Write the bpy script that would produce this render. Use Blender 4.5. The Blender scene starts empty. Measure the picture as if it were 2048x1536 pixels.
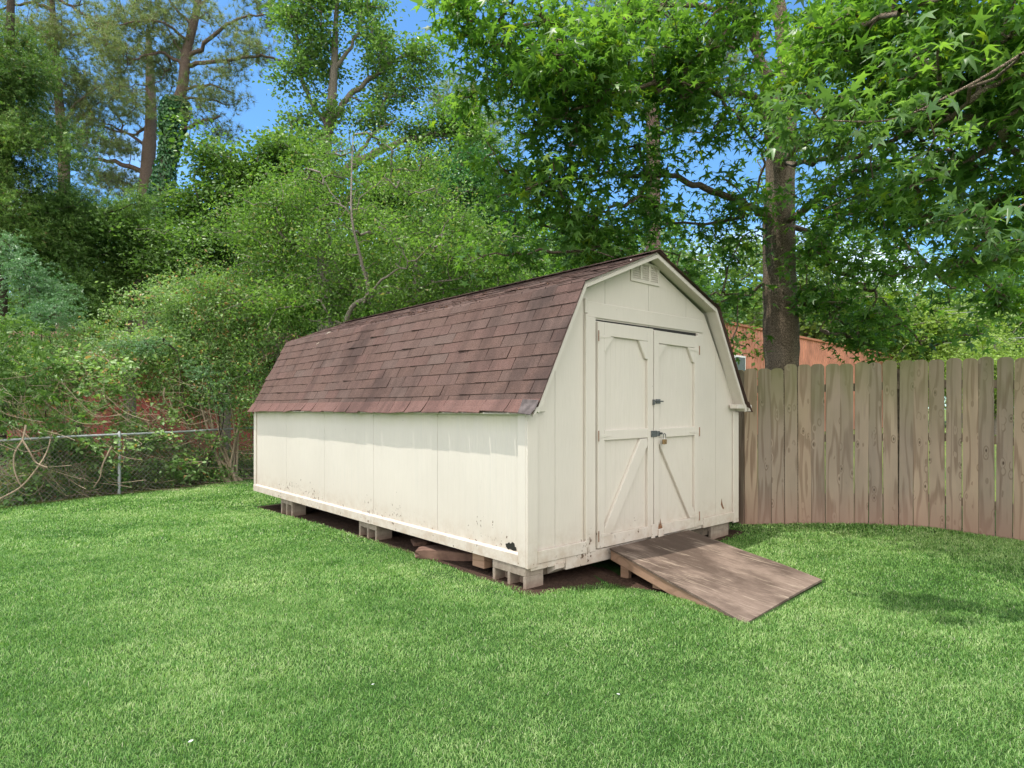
import bpy, math, random
import numpy as np
from mathutils import Vector, Matrix
R = math.radians
SC = bpy.context.scene
COL = SC.collection
# ------------------------------------------------------------------ camera
CAMH = 1.36
FPX = 1246.0
cam_d = bpy.data.cameras.new('camera')
cam_d.sensor_width = 36.0
cam_d.lens = 36.0 * FPX / 2048.0
cam_d.shift_y = 49.0 / 2048.0
cam_d.clip_start = 0.05
cam_d.clip_end = 2000
cam = bpy.data.objects.new('camera', cam_d)
cam.location = (0, 0, CAMH)
cam.rotation_euler = (R(90), 0, 0)
COL.objects.link(cam)
SC.camera = cam
# ------------------------------------------------------------------ sky and sun
SUN_EL = R(74.0)
SA = R(25.0)
sx = -.753 * math.cos(SA) - .658 * math.sin(SA)
sy = -.658 * math.cos(SA) + .753 * math.sin(SA)
sunv = Vector((math.cos(SUN_EL) * sx, math.cos(SUN_EL) * sy, math.sin(SUN_EL)))
W = bpy.data.worlds.new('World')
SC.world = W
W.use_nodes = True
nt = W.node_tree
nt.nodes.clear()
out = nt.nodes.new('ShaderNodeOutputWorld')
bg = nt.nodes.new('ShaderNodeBackground')
bg.inputs['Strength'].default_value = 0.085
sky = nt.nodes.new('ShaderNodeTexSky')
sky.sky_type = 'NISHITA'
sky.sun_disc = False
sky.sun_elevation = SUN_EL
sky.sun_rotation = math.atan2(sx, sy)
sky.air_density = 1.0
sky.dust_density = 0.2
sky.ozone_density = 3.5
tc = nt.nodes.new('ShaderNodeTexCoord')
mp = nt.nodes.new('ShaderNodeMapping')
mp.inputs['Scale'].default_value = (2.4, 2.4, 6.0)
nz = nt.nodes.new('ShaderNodeTexNoise')
nz.inputs['Scale'].default_value = 1.6
nz.inputs['Detail'].default_value = 7
nz.inputs['Roughness'].default_value = .55
rp = nt.nodes.new('ShaderNodeValToRGB')
rp.color_ramp.elements[0].position = .46
rp.color_ramp.elements[1].position = .64
mx = nt.nodes.new('ShaderNodeMix')
mx.data_type = 'RGBA'
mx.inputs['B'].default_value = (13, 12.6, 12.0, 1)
L = nt.links.new
L(tc.outputs['Generated'], mp.inputs['Vector'])
L(mp.outputs['Vector'], nz.inputs['Vector'])
L(nz.outputs['Fac'], rp.inputs['Fac'])
# clouds gather towards the horizon
sepn = nt.nodes.new('ShaderNodeSeparateXYZ')
mr = nt.nodes.new('ShaderNodeMapRange')
mr.inputs['From Min'].default_value = .10
mr.inputs['From Max'].default_value = .36
mr.inputs['To Min'].default_value = .75
mr.inputs['To Max'].default_value = .0
mm = nt.nodes.new('ShaderNodeMath')
mm.operation = 'MULTIPLY'
L(tc.outputs['Generated'], sepn.inputs[0])
L(sepn.outputs['Z'], mr.inputs['Value'])
L(mr.outputs[0], mm.inputs[0])
L(rp.outputs['Color'], mm.inputs[1])
# added bright cloud bank, out of view behind camera, brightens and warms the shade
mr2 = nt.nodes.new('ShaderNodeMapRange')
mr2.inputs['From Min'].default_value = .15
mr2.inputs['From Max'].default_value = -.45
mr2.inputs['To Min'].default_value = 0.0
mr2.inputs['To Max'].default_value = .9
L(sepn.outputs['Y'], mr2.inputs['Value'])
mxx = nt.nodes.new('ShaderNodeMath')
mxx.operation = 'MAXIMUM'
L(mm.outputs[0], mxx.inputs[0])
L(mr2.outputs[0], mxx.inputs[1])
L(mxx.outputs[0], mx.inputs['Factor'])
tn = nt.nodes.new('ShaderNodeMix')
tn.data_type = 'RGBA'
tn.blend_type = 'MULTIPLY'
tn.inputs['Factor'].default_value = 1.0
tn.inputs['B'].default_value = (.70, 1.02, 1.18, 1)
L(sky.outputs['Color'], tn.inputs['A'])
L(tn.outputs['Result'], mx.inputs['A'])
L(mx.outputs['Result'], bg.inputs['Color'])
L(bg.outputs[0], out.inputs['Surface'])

sl = bpy.data.lights.new('sun', 'SUN')
sl.energy = 2.1
sl.angle = R(.53)
sl.color = (1, .95, .87)
so = bpy.data.objects.new('sun', sl)
so.rotation_euler = sunv.to_track_quat('Z', 'Y').to_euler()
so.location = (-6, -4, 20)
COL.objects.link(so)
SC.view_settings.view_transform = 'Standard'
SC.view_settings.look = 'None'
SC.view_settings.exposure = 1.36
SC.view_settings.gamma = 1
SC.render.engine = 'CYCLES'
SC.cycles.max_bounces = 7
SC.cycles.diffuse_bounces = 4
SC.cycles.glossy_bounces = 2
SC.cycles.transmission_bounces = 3
SC.cycles.transparent_max_bounces = 4
SC.cycles.use_denoising = True
SC.cycles.sample_clamp_indirect = 6

# ------------------------------------------------------------------ helpers
def tag(o, label=None, cat=None, group=None, kind=None):
    if label: o['label'] = label
    if cat: o['category'] = cat
    if group: o['group'] = group
    if kind: o['kind'] = kind
    return o

def empty(name, loc=(0, 0, 0), rz=0):
    o = bpy.data.objects.new(name, None)
    o.empty_display_size = .2
    o.location = loc
    o.rotation_euler = (0, 0, rz)
    COL.objects.link(o)
    return o

def link(name, me, mat, parent=None, smooth=False, bevel=0):
    o = bpy.data.objects.new(name, me)
    COL.objects.link(o)
    if parent: o.parent = parent
    if mat and not me.materials: me.materials.append(mat)
    if smooth:
        me.polygons.foreach_set('use_smooth', np.ones(len(me.polygons), dtype=bool))
    if bevel:
        b = o.modifiers.new('bevel', 'BEVEL')
        b.width = bevel
        b.segments = 1
        b.limit_method = 'ANGLE'
    return o

def fast_mesh(name, V, F):
    """V (n,3); F (m,k) with a fixed k."""
    V = np.asarray(V, np.float32)
    F = np.asarray(F, np.int32)
    k = F.shape[1]
    me = bpy.data.meshes.new(name)
    me.vertices.add(len(V))
    me.vertices.foreach_set('co', V.ravel())
    me.loops.add(F.size)
    me.loops.foreach_set('vertex_index', F.ravel())
    me.polygons.add(len(F))
    me.polygons.foreach_set('loop_start', np.arange(0, F.size, k, dtype=np.int32))
    try:
        me.polygons.foreach_set('loop_total', np.full(len(F), k, dtype=np.int32))
    except Exception:
        pass
    me.update(calc_edges=True)
    return me

class MB:
    def __init__(s): s.v = []; s.f = []
    def add(s, vs, fs):
        b = len(s.v)
        s.v += [tuple(v) for v in vs]
        s.f += [tuple(i + b for i in f) for f in fs]
        return s
    def box(s, x0, x1, y0, y1, z0, z1, M=None):
        vs = [(x0, y0, z0), (x1, y0, z0), (x1, y1, z0), (x0, y1, z0), (x0, y0, z1), (x1, y0, z1), (x1, y1, z1), (x0, y1, z1)]
        if M: vs = [M @ Vector(v) for v in vs]
        return s.add(vs, [(3, 2, 1, 0), (4, 5, 6, 7), (0, 1, 5, 4), (1, 2, 6, 5), (2, 3, 7, 6), (3, 0, 4, 7)])
    def prism(s, poly, d0, d1, axis='y'):
        """poly: list of 2D points; extruded between d0 and d1 along axis."""
        n = len(poly)
        def m(p, d):
            return (p[0], d, p[1]) if axis == 'y' else ((d, p[0], p[1]) if axis == 'x' else (p[0], p[1], d))
        vs = [m(p, d0) for p in poly] + [m(p, d1) for p in poly]
        fs = [tuple(range(n)), tuple(range(2 * n - 1, n - 1, -1))]
        for i in range(n):
            j = (i + 1) % n
            fs.append((i, i + n, j + n, j))
        return s.add(vs, fs)
    def tube(s, pts, rad, n=6):
        V, F = tube_np(pts, rad, n)
        return s.add(V.tolist(), F.tolist())
    def build(s, name, mat, parent=None, smooth=False, bevel=0):
        me = bpy.data.meshes.new(name)
        me.from_pydata(s.v, [], s.f)
        import bmesh
        bm = bmesh.new(); bm.from_mesh(me)
        bmesh.ops.recalc_face_normals(bm, faces=bm.faces)
        bm.to_mesh(me); bm.free()
        return link(name, me, mat, parent, smooth, bevel)

def tube_np(pts, rad, n=6):
    P = np.asarray(pts, float)
    m = len(P)
    rad = np.broadcast_to(np.asarray(rad, float), (m,))
    T = np.gradient(P, axis=0)
    T /= np.linalg.norm(T, axis=1, keepdims=True) + 1e-9
    up = np.array([0, 0, 1.0]) if abs(T[:, 2]).mean() < .8 else np.array([1.0, 0, 0])
    A = np.cross(T, up); A /= np.linalg.norm(A, axis=1, keepdims=True) + 1e-9
    B = np.cross(T, A)
    a = np.linspace(0, 2 * np.pi, n, endpoint=False)
    V = P[:, None] + rad[:, None, None] * (np.cos(a)[None, :, None] * A[:, None] + np.sin(a)[None, :, None] * B[:, None])
    V = V.reshape(-1, 3)
    i = np.arange(m - 1)[:, None] * n
    j = np.arange(n)[None]
    j2 = (j + 1) % n
    F = np.stack([i + j, i + j2, i + n + j2, i + n + j], -1).reshape(-1, 4)
    return V, F

class Tubes:
    def __init__(s): s.V = []; s.F = []; s.n = 0
    def add(s, pts, rad, n=6):
        V, F = tube_np(pts, rad, n)
        s.V.append(V); s.F.append(F + s.n); s.n += len(V)
    def build(s, name, mat, parent=None):
        return link(name, fast_mesh(name, np.concatenate(s.V), np.concatenate(s.F)), mat, parent, True)

def pt(px, py, Z):
    return np.array([(px - 1024) / FPX * Z, Z, CAMH - (py - 817) / FPX * Z])

def smooth_path(pts, k=5, jit=0, rng=None):
    P = np.asarray(pts, float)
    m = len(P)
    out_ = []
    for i in range(m - 1):
        p0 = P[max(i - 1, 0)]; p1 = P[i]; p2 = P[i + 1]; p3 = P[min(i + 2, m - 1)]
        for t in np.linspace(0, 1, k, endpoint=False):
            out_.append(.5 * ((2 * p1) + (-p0 + p2) * t + (2 * p0 - 5 * p1 + 4 * p2 - p3) * t * t + (-p0 + 3 * p1 - 3 * p2 + p3) * t ** 3))
    out_.append(P[-1])
    Q = np.array(out_)
    if jit and rng is not None:
        Q[1:-1, :3] += rng.normal(0, jit, (len(Q) - 2, Q.shape[1]))[:, :3]
    return Q

# ------------------------------------------------------------------ node materials
class NM:
    def __init__(s, name):
        s.m = bpy.data.materials.new(name)
        s.m.use_nodes = True
        s.t = s.m.node_tree
        s.t.nodes.clear()
        s.o = s.n('ShaderNodeOutputMaterial')
    def n(s, ty, **kw):
        nd = s.t.nodes.new(ty)
        for k, v in kw.items():
            if hasattr(nd, k): setattr(nd, k, v)
        return nd
    def l(s, a, b): s.t.links.new(a, b)
    def coord(s, scale=(1, 1, 1), kind='Object', off=None):
        c = s.n('ShaderNodeTexCoord'); m = s.n('ShaderNodeMapping')
        m.inputs['Scale'].default_value = scale
        src = c.outputs[kind]
        if kind == 'World':
            src = s.n('ShaderNodeNewGeometry').outputs['Position']
        if off == 'random':
            oi = s.n('ShaderNodeObjectInfo'); ad = s.n('ShaderNodeVectorMath', operation='ADD'); mu = s.n('ShaderNodeMath', operation='MULTIPLY')
            mu.inputs[1].default_value = 37.0
            s.l(oi.outputs['Random'], mu.inputs[0]); s.l(src, ad.inputs[0]); s.l(mu.outputs[0], ad.inputs[1])
            src = ad.outputs[0]
        s.l(src, m.inputs['Vector'])
        return m.outputs['Vector']
    def pos(s):
        return s.n('ShaderNodeNewGeometry').outputs['Position']
    def noise(s, vec, scale=5, detail=4, rough=.5, dist=0):
        nd = s.n('ShaderNodeTexNoise')
        nd.inputs['Scale'].default_value = scale; nd.inputs['Detail'].default_value = detail
        nd.inputs['Roughness'].default_value = rough; nd.inputs['Distortion'].default_value = dist
        s.l(vec, nd.inputs['Vector'])
        return nd.outputs['Fac']
    def ramp(s, fac, stops, interp='LINEAR'):
        r = s.n('ShaderNodeValToRGB'); r.color_ramp.interpolation = interp
        e = r.color_ramp.elements
        while len(e) < len(stops): e.new(.5)
        for k, (p, c) in enumerate(stops):
            e[k].position = p
            e[k].color = (c, c, c, 1) if not hasattr(c, '__len__') else (*c, 1)
        s.l(fac, r.inputs['Fac'])
        return r.outputs['Color']
    def mix(s, fac, a, b, mode='MIX'):
        m = s.n('ShaderNodeMix', data_type='RGBA', blend_type=mode)
        for inp, v in (('Factor', fac), ('A', a), ('B', b)):
            if hasattr(v, 'links') or hasattr(v, 'is_linked'): s.l(v, m.inputs[inp])
            elif inp == 'Factor': m.inputs[inp].default_value = v
            else: m.inputs[inp].default_value = (*v, 1)
        return m.outputs['Result']
    def math(s, op, a, b=None, clamp=False):
        m = s.n('ShaderNodeMath', operation=op, use_clamp=clamp)
        for i, v in enumerate((a, b)):
            if v is None: continue
            if hasattr(v, 'is_linked'): s.l(v, m.inputs[i])
            else: m.inputs[i].default_value = v
        return m.outputs[0]
    def sep(s, vec):
        x = s.n('ShaderNodeSeparateXYZ'); s.l(vec, x.inputs[0]); return x.outputs
    def maprange(s, v, a, b, c=0, d=1):
        m = s.n('ShaderNodeMapRange')
        s.l(v, m.inputs['Value'])
        for k, x in zip(('From Min', 'From Max', 'To Min', 'To Max'), (a, b, c, d)): m.inputs[k].default_value = x
        return m.outputs[0]
    def bump(s, h, strength=.3, dist=.01):
        b = s.n('ShaderNodeBump')
        b.inputs['Strength'].default_value = strength; b.inputs['Distance'].default_value = dist
        s.l(h, b.inputs['Height'])
        return b.outputs['Normal']
    def surf(s, col, rough=.7, spec=.3, normal=None, metal=0):
        p = s.n('ShaderNodeBsdfPrincipled')
        if hasattr(col, 'is_linked'): s.l(col, p.inputs['Base Color'])
        else: p.inputs['Base Color'].default_value = (*col, 1)
        if hasattr(rough, 'is_linked'): s.l(rough, p.inputs['Roughness'])
        else: p.inputs['Roughness'].default_value = rough
        p.inputs['Specular IOR Level'].default_value = spec
        p.inputs['Metallic'].default_value = metal
        if normal is not None: s.l(normal, p.inputs['Normal'])
        s.l(p.outputs[0], s.o.inputs['Surface'])
        return s.m

def leaf_mat(name, dark, mid, light, rough=.45, spec=.35, trans=.4, tcol=None, scale=.6, accent=None):
    m = NM(name)
    rnd = m.n('ShaderNodeNewGeometry').outputs['Random Per Island']
    big = m.noise(m.pos(), scale, 2)
    f = m.math('ADD', m.math('MULTIPLY', rnd, .65), m.math('MULTIPLY', m.math('SUBTRACT', big, .33), 1.1), clamp=True)
    stops = [(0, dark), (.5, mid), (1, light)]
    col = m.ramp(f, stops)
    if accent:
        pick = m.math('GREATER_THAN', m.math('FRACT', m.math('MULTIPLY', rnd, 91.7)), 1 - accent[1])
        col = m.mix(pick, col, accent[0])
    p = m.n('ShaderNodeBsdfPrincipled')
    m.l(col, p.inputs['Base Color'])
    p.inputs['Roughness'].default_value = rough
    p.inputs['Specular IOR Level'].default_value = spec
    t = m.n('ShaderNodeBsdfTranslucent')
    tc_ = m.mix(1.0, col, tcol or (1.5, 1.7, .7), 'MULTIPLY')
    m.l(tc_, t.inputs['Color'])
    mixs = m.n('ShaderNodeMixShader')
    mixs.inputs[0].default_value = trans
    m.l(p.outputs[0], mixs.inputs[1]); m.l(t.outputs[0], mixs.inputs[2])
    m.l(mixs.outputs[0], m.o.inputs['Surface'])
    return m.m

def mat_paint(name, base=(.640, .588, .520), peel=.0, warm=(.55, .475, .41), grain=1.0, mildew=False):
    m = NM(name)
    g1 = m.noise(m.coord((55, 55, 1.6)), 1, 5, .6)
    g2 = m.noise(m.coord((170, 170, 5)), 1, 3, .6)
    blotch = m.noise(m.coord((1.3, 1.3, 1.3)), 1, 5, .55)
    z = m.sep(m.coord())[2]
    col = m.mix(m.ramp(blotch, [(.35, 0), (.7, 1)]), base, tuple(c * .93 for c in base))
    low = m.maprange(z, .95, .0)
    col = m.mix(m.math('MULTIPLY', m.math('MULTIPLY', low, low), .8, clamp=True), col, warm)
    col = m.mix(m.math('MULTIPLY', m.ramp(g2, [(.45, 0), (.62, 1)]), .15 * grain), col, (.48, .44, .37))
    # weather cracks that run with the grain
    ck = m.ramp(m.noise(m.coord((60, 60, 2.6)), 1, 7, .75), [(.645, 0), (.68, 1)])
    ck2 = m.ramp(m.noise(m.coord((2.2, 2.2, 1.1)), 1, 3), [(.45, 0), (.62, 1)])
    col = m.mix(m.math('MULTIPLY', m.math('MULTIPLY', ck, ck2), .6), col, (.22, .20, .17))
    if mildew:
        md = m.math('MULTIPLY', m.maprange(z, 1.02, 1.22), m.ramp(m.noise(m.coord((4, 4, 4)), 1, 4), [(.25, .2), (.6, 1)]))
        col = m.mix(m.math('MULTIPLY', md, .55), col, (.40, .40, .20))
        dr = m.ramp(m.noise(m.coord((26, 26, .7)), 1, 4, .6), [(.56, 0), (.70, 1)])
        col = m.mix(m.math('MULTIPLY', dr, .28), col, (.52, .50, .46))
    sp_ = m.math('MULTIPLY', m.maprange(z, .30, .02), m.ramp(m.noise(m.coord((9, 9, 9)), 1, 6, .7), [(.42, 0), (.62, 1)]))
    col = m.mix(m.math('MULTIPLY', sp_, .45), col, (.36, .25, .17))
    # chipped paint, thickest near the ground
    ch = m.noise(m.coord((34, 34, 22)), 1, 5, .6)
    th = m.math('ADD', ch, m.math('MULTIPLY', m.maprange(z, .42, -.02), .12 + peel))
    th = m.math('ADD', th, m.math('MULTIPLY', m.math('SUBTRACT', m.noise(m.coord((2.5, 2.5, 2.5)), 1, 2), .5), .35))
    chip = m.ramp(th, [(.765, 0), (.78, 1)])
    col = m.mix(chip, col, (.13, .085, .06))
    hgt = m.math('ADD', m.math('MULTIPLY', g1, .6), m.math('MULTIPLY', g2, .5))
    hgt = m.math('SUBTRACT', hgt, m.math('MULTIPLY', chip, .8))
    return m.surf(col, .62, .25, m.bump(hgt, .16 * grain, .003))

def mat_siding(name, peel=0.0, mildew=False):
    return mat_paint(name, peel=peel, grain=1.35, mildew=mildew)

def mat_wood(name, c1, c2, c3, axis=2, scale=1.0, algae=None, foot=None, rnd=True, knots=True, bump=.4):
    m = NM(name)
    off = 'random' if rnd else None
    s1 = [6.5 * scale] * 3; s1[axis] = .6 * scale
    v = m.coord(tuple(s1), off=off)
    warp = m.noise(v, 1, 2, .5)
    sk = [3.6 * scale] * 3; sk[axis] = 1.6 * scale
    col = None
    vo = m.n('ShaderNodeTexVoronoi')
    m.l(m.coord(tuple(sk), off=off), vo.inputs['Vector'])
    kd = vo.outputs['Distance']
    keep = m.math('GREATER_THAN', m.sep(vo.outputs['Color'])[0], .80)
    knot = m.ramp(kd, [(.07, 1), (.12, .8), (.18, 0)])
    halo = m.ramp(kd, [(.05, 1), (.5, 0)])
    knot = m.math('MULTIPLY', knot, keep); halo = m.math('MULTIPLY', halo, keep)
    ringsrc = m.math('ADD', m.math('MULTIPLY', warp, 15.0), m.math('MULTIPLY', halo, 3.5 if knots else 0))
    rings = m.math('ADD', m.math('MULTIPLY', m.math('SINE', m.math('MULTIPLY', ringsrc, 2.6)), .5), .5)
    s2 = [120 * scale] * 3; s2[axis] = 3.0 * scale
    fine = m.noise(m.coord(tuple(s2), off=off), 1, 4, .65)
    col = m.mix(m.ramp(rings, [(.45, 0), (.9, 1)]), c1, c2)
    col = m.mix(m.math('MULTIPLY', m.ramp(fine, [(.4, 0), (.65, 1)]), .55), col, c3)
    s3 = [2.0] * 3; s3[axis] = .8
    bl = m.noise(m.coord(tuple(s3), off=off), 1, 4, .6)
    col = m.mix(m.math('MULTIPLY', m.ramp(bl, [(.4, 0), (.65, 1)]), .45), col, tuple(c * .62 for c in c3))
    if knots: col = m.mix(m.math('MULTIPLY', knot, .8), col, (.05, .032, .022))
    oi = m.n('ShaderNodeObjectInfo').outputs['Random']
    if rnd:
        col = m.mix(1.0, col, m.ramp(oi, [(0, (.80, .80, .82)), (.5, (1.0, .98, .96)), (1, (1.14, 1.06, .98))]), 'MULTIPLY')
    z = m.sep(m.coord())[2]
    if algae:
        a = m.math('MULTIPLY', m.maprange(z, algae[1], algae[2]), m.ramp(m.noise(m.coord((3, 3, 1.2), off=off), 1, 3), [(.28, 0), (.6, 1)]))
        col = m.mix(m.math('MULTIPLY', a, .85), col, algae[0])
    if foot:
        a = m.math('MULTIPLY', m.maprange(z, foot[1], foot[2]), .6)
        col = m.mix(a, col, foot[0])
    return m.surf(col, .85, .15, m.bump(m.math('ADD', fine, m.math('MULTIPLY', rings, .4)), bump, .003))

def mat_bark(name, c1, c2, scale=1.0, bump=.9, zs=.22, spots=None):
    m = NM(name)
    a = m.noise(m.coord((14 * scale, 14 * scale, 14 * zs * scale)), 1, 6, .62, .3)
    vo = m.n('ShaderNodeTexVoronoi', feature='DISTANCE_TO_EDGE')
    m.l(m.coord((22 * scale, 22 * scale, 22 * zs * .7 * scale)), vo.inputs['Vector'])
    e = m.ramp(vo.outputs['Distance'], [(0, 0), (.22, 1)])
    h = m.math('MULTIPLY', e, m.math('ADD', a, .2))
    col = m.mix(m.ramp(h, [(.08, 0), (.62, 1)]), c1, c2)
    if spots:
        sp = m.ramp(m.noise(m.coord((1.6, 1.6, 1.1)), 1, 3, .5), [(.52, 0), (.62, 1)])
        col = m.mix(m.math('MULTIPLY', sp, m.math('MULTIPLY', h, .9)), col, spots)
    return m.surf(col, .9, .1, m.bump(h, bump, .02))

def mat_plain(name, col, rough=.6, spec=.3, metal=0, var=.15, sc=8, bump=.1):
    m = NM(name)
    n_ = m.noise(m.coord((sc, sc, sc)), 1, 5, .6)
    c = m.mix(m.ramp(n_, [(.3, 0), (.7, 1)]), tuple(x * (1 + var) for x in col), tuple(x * (1 - var) for x in col))
    return m.surf(c, rough, spec, m.bump(n_, bump, .005), metal)

M = {}
M['paint'] = mat_paint('cream_paint')
M['siding'] = mat_siding('cream_siding', .075, True)
M['siding_front'] = mat_siding('cream_siding_front', .0)
M['dark'] = mat_plain('shadow_gap', (.02, .018, .015))
M['metal_dark'] = mat_plain('weathered_metal', (.14, .15, .15), .45, .5, .7, .4, 60)
M['rust'] = mat_plain('rusty_metal', (.22, .11, .06), .8, .2, .2, .5, 80)
M['brass'] = mat_plain('old_brass', (.26, .17, .08), .5, .5, .6, .4, 60)
M['galv'] = mat_plain('galvanised_steel', (.36, .38, .38), .5, .5, .5, .25, 12)
M['wire'] = mat_plain('galvanised_wire', (.24, .245, .22), .6, .3, .3, .35, 5)
M['white'] = mat_plain('white_frame', (.75, .75, .74))
M['picket'] = mat_wood('picket_wood', (.345, .275, .21), (.205, .148, .108), (.30, .25, .20), algae=((.165, .165, .075), .9, 1.9), foot=((.30, .17, .13), .45, .0))
M['rail'] = mat_wood('rail_wood', (.20, .16, .11), (.13, .10, .07), (.15, .13, .10), axis=0)
M['plywood'] = None
M['brown_wood'] = mat_wood('brown_lumber', (.36, .22, .15), (.26, .155, .10), (.28, .19, .14), axis=1, rnd=False, knots=False)
M['skid'] = mat_wood('skid_lumber', (.16, .12, .09), (.10, .08, .06), (.13, .11, .09), axis=1, rnd=False, knots=False)

def m_ply():
    m = NM('weathered_plywood')
    v = m.coord((16, 1.0, 16))
    w = m.noise(v, 1, 4, .6, .6)
    f = m.noise(m.coord((150, 4.0, 150)), 1, 5, .75)
    c = m.mix(m.ramp(w, [(.35, 0), (.65, 1)]), (.245, .185, .148), (.17, .125, .10))
    c = m.mix(m.math('MULTIPLY', m.ramp(f, [(.42, 0), (.6, 1)]), .7), c, (.115, .084, .066))
    st = m.noise(m.coord((2.1, 1.5, 2)), 1, 5, .6)
    x, y, z = m.sep(m.coord())
    core = m.math('MULTIPLY', m.maprange(y, -1.5, -.55), 1.0)
    stain = m.ramp(m.math('ADD', st, m.math('MULTIPLY', core, .14)), [(.50, 0), (.66, 1)])
    c = m.mix(m.math('MULTIPLY', stain, .8), c, (.060, .042, .032))
    pale = m.ramp(m.noise(m.coord((18, 1.3, 18)), 1.3, 5, .7), [(.56, 0), (.68, 1)])
    c = m.mix(m.math('MULTIPLY', pale, .65), c, (.36, .29, .225))
    return m.surf(c, .88, .12, m.bump(m.math('ADD', f, w), .45, .004))
M['plywood'] = m_ply()

def m_concrete():
    m = NM('concrete_block')
    a = m.noise(m.coord((14, 14, 14)), 1, 6, .65)
    b = m.noise(m.coord((120, 120, 120)), 1, 2, .6)
    z = m.sep(m.coord())[2]
    c = m.mix(m.ramp(a, [(.35, 0), (.65, 1)]), (.33, .275, .225), (.22, .175, .14))
    c = m.mix(m.math('MULTIPLY', m.maprange(z, .12, 0), .7), c, (.22, .12, .085))
    return m.surf(c, .95, .1, m.bump(b, .5, .004))
M['concrete'] = m_concrete()

def m_shingle(name='asphalt_shingle', pale=False):
    m = NM(name)
    rnd = m.n('ShaderNodeNewGeometry').outputs['Random Per Island']
    c = m.ramp(rnd, [(0, (0.084, 0.048, 0.037)), (.3, (0.099, 0.058, 0.044)), (.55, (0.086, 0.058, 0.047)), (.75, (0.110, 0.058, 0.047)), (1, (0.100, 0.074, 0.062))])
    if pale: c = m.mix(.5, c, (.24, .115, .098))
    gr = m.noise(m.coord((110, 110, 110)), 1, 3, .75)
    c = m.mix(m.ramp(gr, [(.35, 0), (.65, .75)]), c, (.185, .122, .106))
    gr2 = m.noise(m.coord((260, 260, 260)), 1, 1, .7)
    c = m.mix(m.ramp(gr2, [(.52, 0), (.62, .7)]), c, (.024, .015, .013))
    st = m.noise(m.coord((.5, 5.5, .5)), 1, 5, .62, .2)
    st2 = m.noise(m.coord((1.1, 1.3, 1.1)), 1, 4, .55)
    c = m.mix(m.math('MULTIPLY', m.ramp(st, [(.48, 0), (.72, 1)]), .42), c, (.030, .020, .018))
    yy_ = m.sep(m.coord())[1]
    edge = m.math('MULTIPLY', m.maprange(yy_, 1.5, .1), m.ramp(m.noise(m.coord((1.6, 2.6, 1.6)), 1, 4, .6), [(.42, 0), (.60, 1)]))
    c = m.mix(m.math('MULTIPLY', edge, .0 if pale else .62), c, (.034, .026, .024))
    c = m.mix(m.math('MULTIPLY', m.ramp(st2, [(.55, 0), (.70, 1)]), .55), c, (.030, .021, .019))
    return m.surf(c, .95, .15, m.bump(gr, .6, .004))
M['shingle'] = m_shingle()
M['shingle_pale'] = m_shingle('pale_shingle', True)
M['cutout'] = mat_plain('shingle_cutout', (.022, .014, .012), .95, .05)

def m_ground():
    m = NM('lawn_soil')
    v = m.pos()
    a = m.noise(v, 1.1, 5, .6)
    b = m.noise(v, 60, 4, .7)
    c = m.mix(m.ramp(a, [(.3, 0), (.7, 1)]), (.032, .075, .018), (.045, .095, .022))
    c = m.mix(m.ramp(b, [(.35, .0), (.7, .8)]), c, (.025, .05, .014))
    x, y, z = m.sep(v)
    # past the fences the ground is rough yellow-green grass and leaf litter
    far = m.ramp(m.noise(v, .35, 5, .65), [(.4, (.16, .20, .05)), (.6, (.09, .13, .035)), (.72, (.17, .12, .07))])
    d1 = m.math('SUBTRACT', m.math('ADD', m.math('MULTIPLY', x, -.775), m.math('MULTIPLY', y, .632)), 12.42)
    k = m.math('GREATER_THAN', m.math('ADD', d1, m.math('MULTIPLY', m.math('SUBTRACT', m.noise(v, 5, 3), .5), .3)), 0)
    k2 = m.math('GREATER_THAN', m.math('ADD', y, m.math('MULTIPLY', x, .5)), 9.2)
    k2 = m.math('MULTIPLY', k2, m.math('GREATER_THAN', x, 1.5))
    k3 = m.math('GREATER_THAN', y, 15.5)
    c = m.mix(m.math('MAXIMUM', m.math('MAXIMUM', k, k2), k3), c, far)
    return m.surf(c, .95, .1, m.bump(b, .7, .03))
M['ground'] = m_ground()

def m_dirt():
    m = NM('bare_dirt')
    v = m.pos()
    a = m.noise(v, 7, 6, .65)
    b = m.noise(v, 50, 4, .7)
    c = m.mix(m.ramp(a, [(.3, 0), (.7, 1)]), (.070, .042, .030), (.042, .027, .020))
    c = m.mix(m.ramp(b, [(.5, 0), (.65, .6)]), c, (.12, .075, .052))
    return m.surf(c, .95, .1, m.bump(b, .8, .03))
M['dirt'] = m_dirt()

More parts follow.
